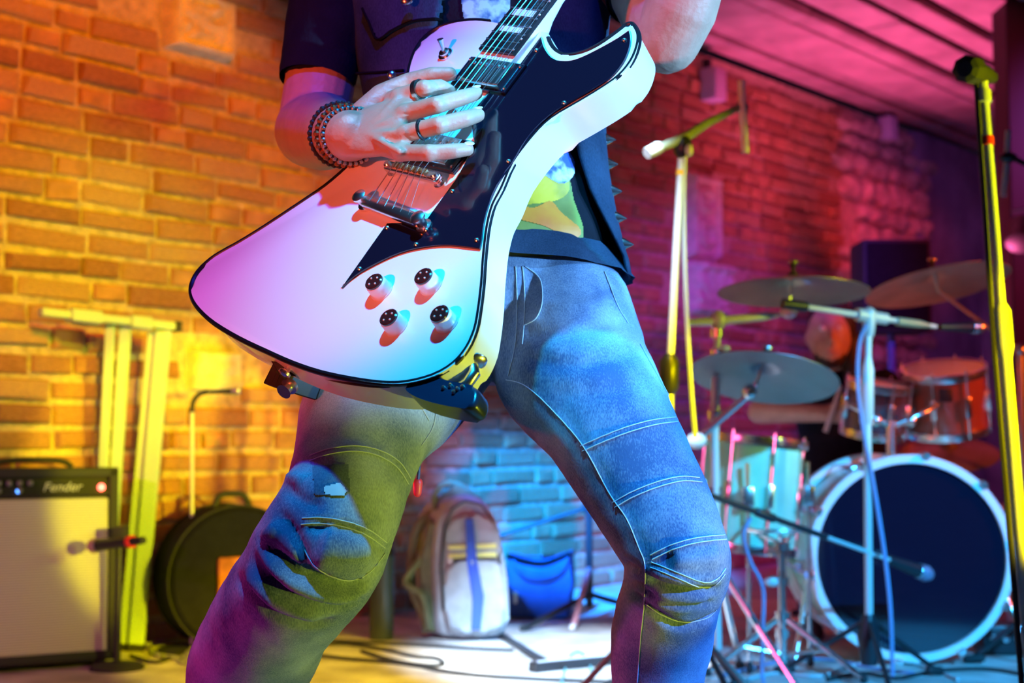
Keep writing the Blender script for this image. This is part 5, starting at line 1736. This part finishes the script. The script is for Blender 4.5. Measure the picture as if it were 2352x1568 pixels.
cable('black cable curving over the yellow floor toward the white pool of light', [(690, 1500), (800, 1512), (930, 1524), (1050, 1545), (1180, 1556), (1320, 1562), (1400, 1566)])
cable('black cable looping on the yellow floor under the dark tube', [(700, 1482), (790, 1478), (880, 1490), (950, 1506), (1005, 1512), (1015, 1526), (950, 1524), (880, 1510), (830, 1494)])
cable('dark cable crossing the floor in front of the backpack', [(720, 1466), (830, 1474), (960, 1480), (1080, 1488), (1180, 1492)])
cable('thin cable arched in a loop on the pale floor left of the leg', [(1290, 1568), (1300, 1530), (1312, 1504), (1330, 1497), (1348, 1512), (1362, 1548)], .004, mat('teal_cable', (0.10, 0.30, 0.35), 0.5))
cable('cable winding along the floor before the chrome tripod', [(1660, 1550), (1740, 1530), (1800, 1516), (1870, 1512), (1940, 1520), (2010, 1535), (2100, 1545)], .005, bpy.data.materials['blue_cable'])
cable('grey cable sweeping under the boom stand tripod', [(1700, 1565), (1780, 1545), (1880, 1552), (1950, 1530), (2030, 1516), (2120, 1528), (2200, 1560)], .005, bpy.data.materials['pale_cable'])
cable('dark cable at the foot of the bass drum', [(1900, 1560), (1980, 1545), (2060, 1556), (2150, 1540), (2260, 1535), (2360, 1550)])
cable('olive cable looped on the floor beside the amplifier', [(330, 1480), (400, 1470), (470, 1478), (520, 1500), (450, 1512), (370, 1505), (350, 1490), (420, 1482), (500, 1488)], .007, mat('olive_cable', (0.35, 0.38, 0.18), 0.5))
cable('black cable snaking from the amplifier to the goose-neck stand', [(300, 1505), (360, 1520), (420, 1500), (480, 1520), (560, 1510), (640, 1530)])
coil = part('cable_coil', lambda bm: [tube(bm, [V((P(540, 1400, 4.42).x + math.cos(k * PI / 16) * (.16 - .012 * j), 4.42 + math.sin(k * PI / 16) * (.10 - .008 * j), .008 + .011 * j)) for k in range(32)], .007, 6, closed=True) for j in range(5)], bpy.data.materials['olive_cable'], None)
tag(coil, 'coil of olive cable on the floor before the round case', 'cable')
cable('blue cable hanging in a bow in front of the green drum', [(P(1724, 1188, 3.86), 0), (P(1708, 1230, 3.86), 0), (P(1724, 1290, 3.88), 0), (P(1752, 1350, 3.9), 0), (P(1752, 1440, 3.92), 0), (P(1750, 1540, 3.95), 0), (fl(1755, 1575, .006), 0)], .006, bpy.data.materials['blue_cable'])
bar = thing('stand_leg_bar', 'flat dark bar with a pale stripe lying on the pale floor', 'bar', fl(1320, 1536))
b0, b1 = fl(1222, 1532, .015), fl(1420, 1512, .015)
part('bar', lambda bm: box(bm, (b0 + b1) / 2, (b1 - b0).length / 2, .022, .014, (b1 - b0).normalized(), (b1 - b0).normalized().cross(Z), Z, .004, 1), M['plastic'], bar, False)
part('pale_stripe', lambda bm: box(bm, (b0 + b1) / 2 + Z * .0145, (b1 - b0).length / 2 - .02, .006, .002, (b1 - b0).normalized(), (b1 - b0).normalized().cross(Z), Z), M['white'], bar, False)
bar2 = thing('stand_leg_bar', 'slim dark bar lying aslant on the floor before the backpack', 'bar', fl(1190, 1490))
b2, b3 = fl(1150, 1456, .012), fl(1246, 1516, .012)
part('bar', lambda bm: tube(bm, [b2, b3], .011, 10), M['plastic'], bar2)
part('rubber_foot', lambda bm: limb(bm, [b3, b3 + (b3 - b2).normalized() * .04], [.012, .011], 8), M['rubber'], bar2)
sb = fl(2310, 1500)
box_ = thing('stage_box', 'small black connector box on the floor at the right edge', 'box', sb)
part('housing', lambda bm: box(bm, sb + Z * .05, .09, .06, .045, bev=.008), M['plastic'], box_)
for k in range(4):
    part('socket', lambda bm: lathe(bm, sb + V((-.06 + .04 * k, -.062, .055)), -Y, [(.012, 0), (.012, .006), (.008, .007)], 12), M['steel'], box_)
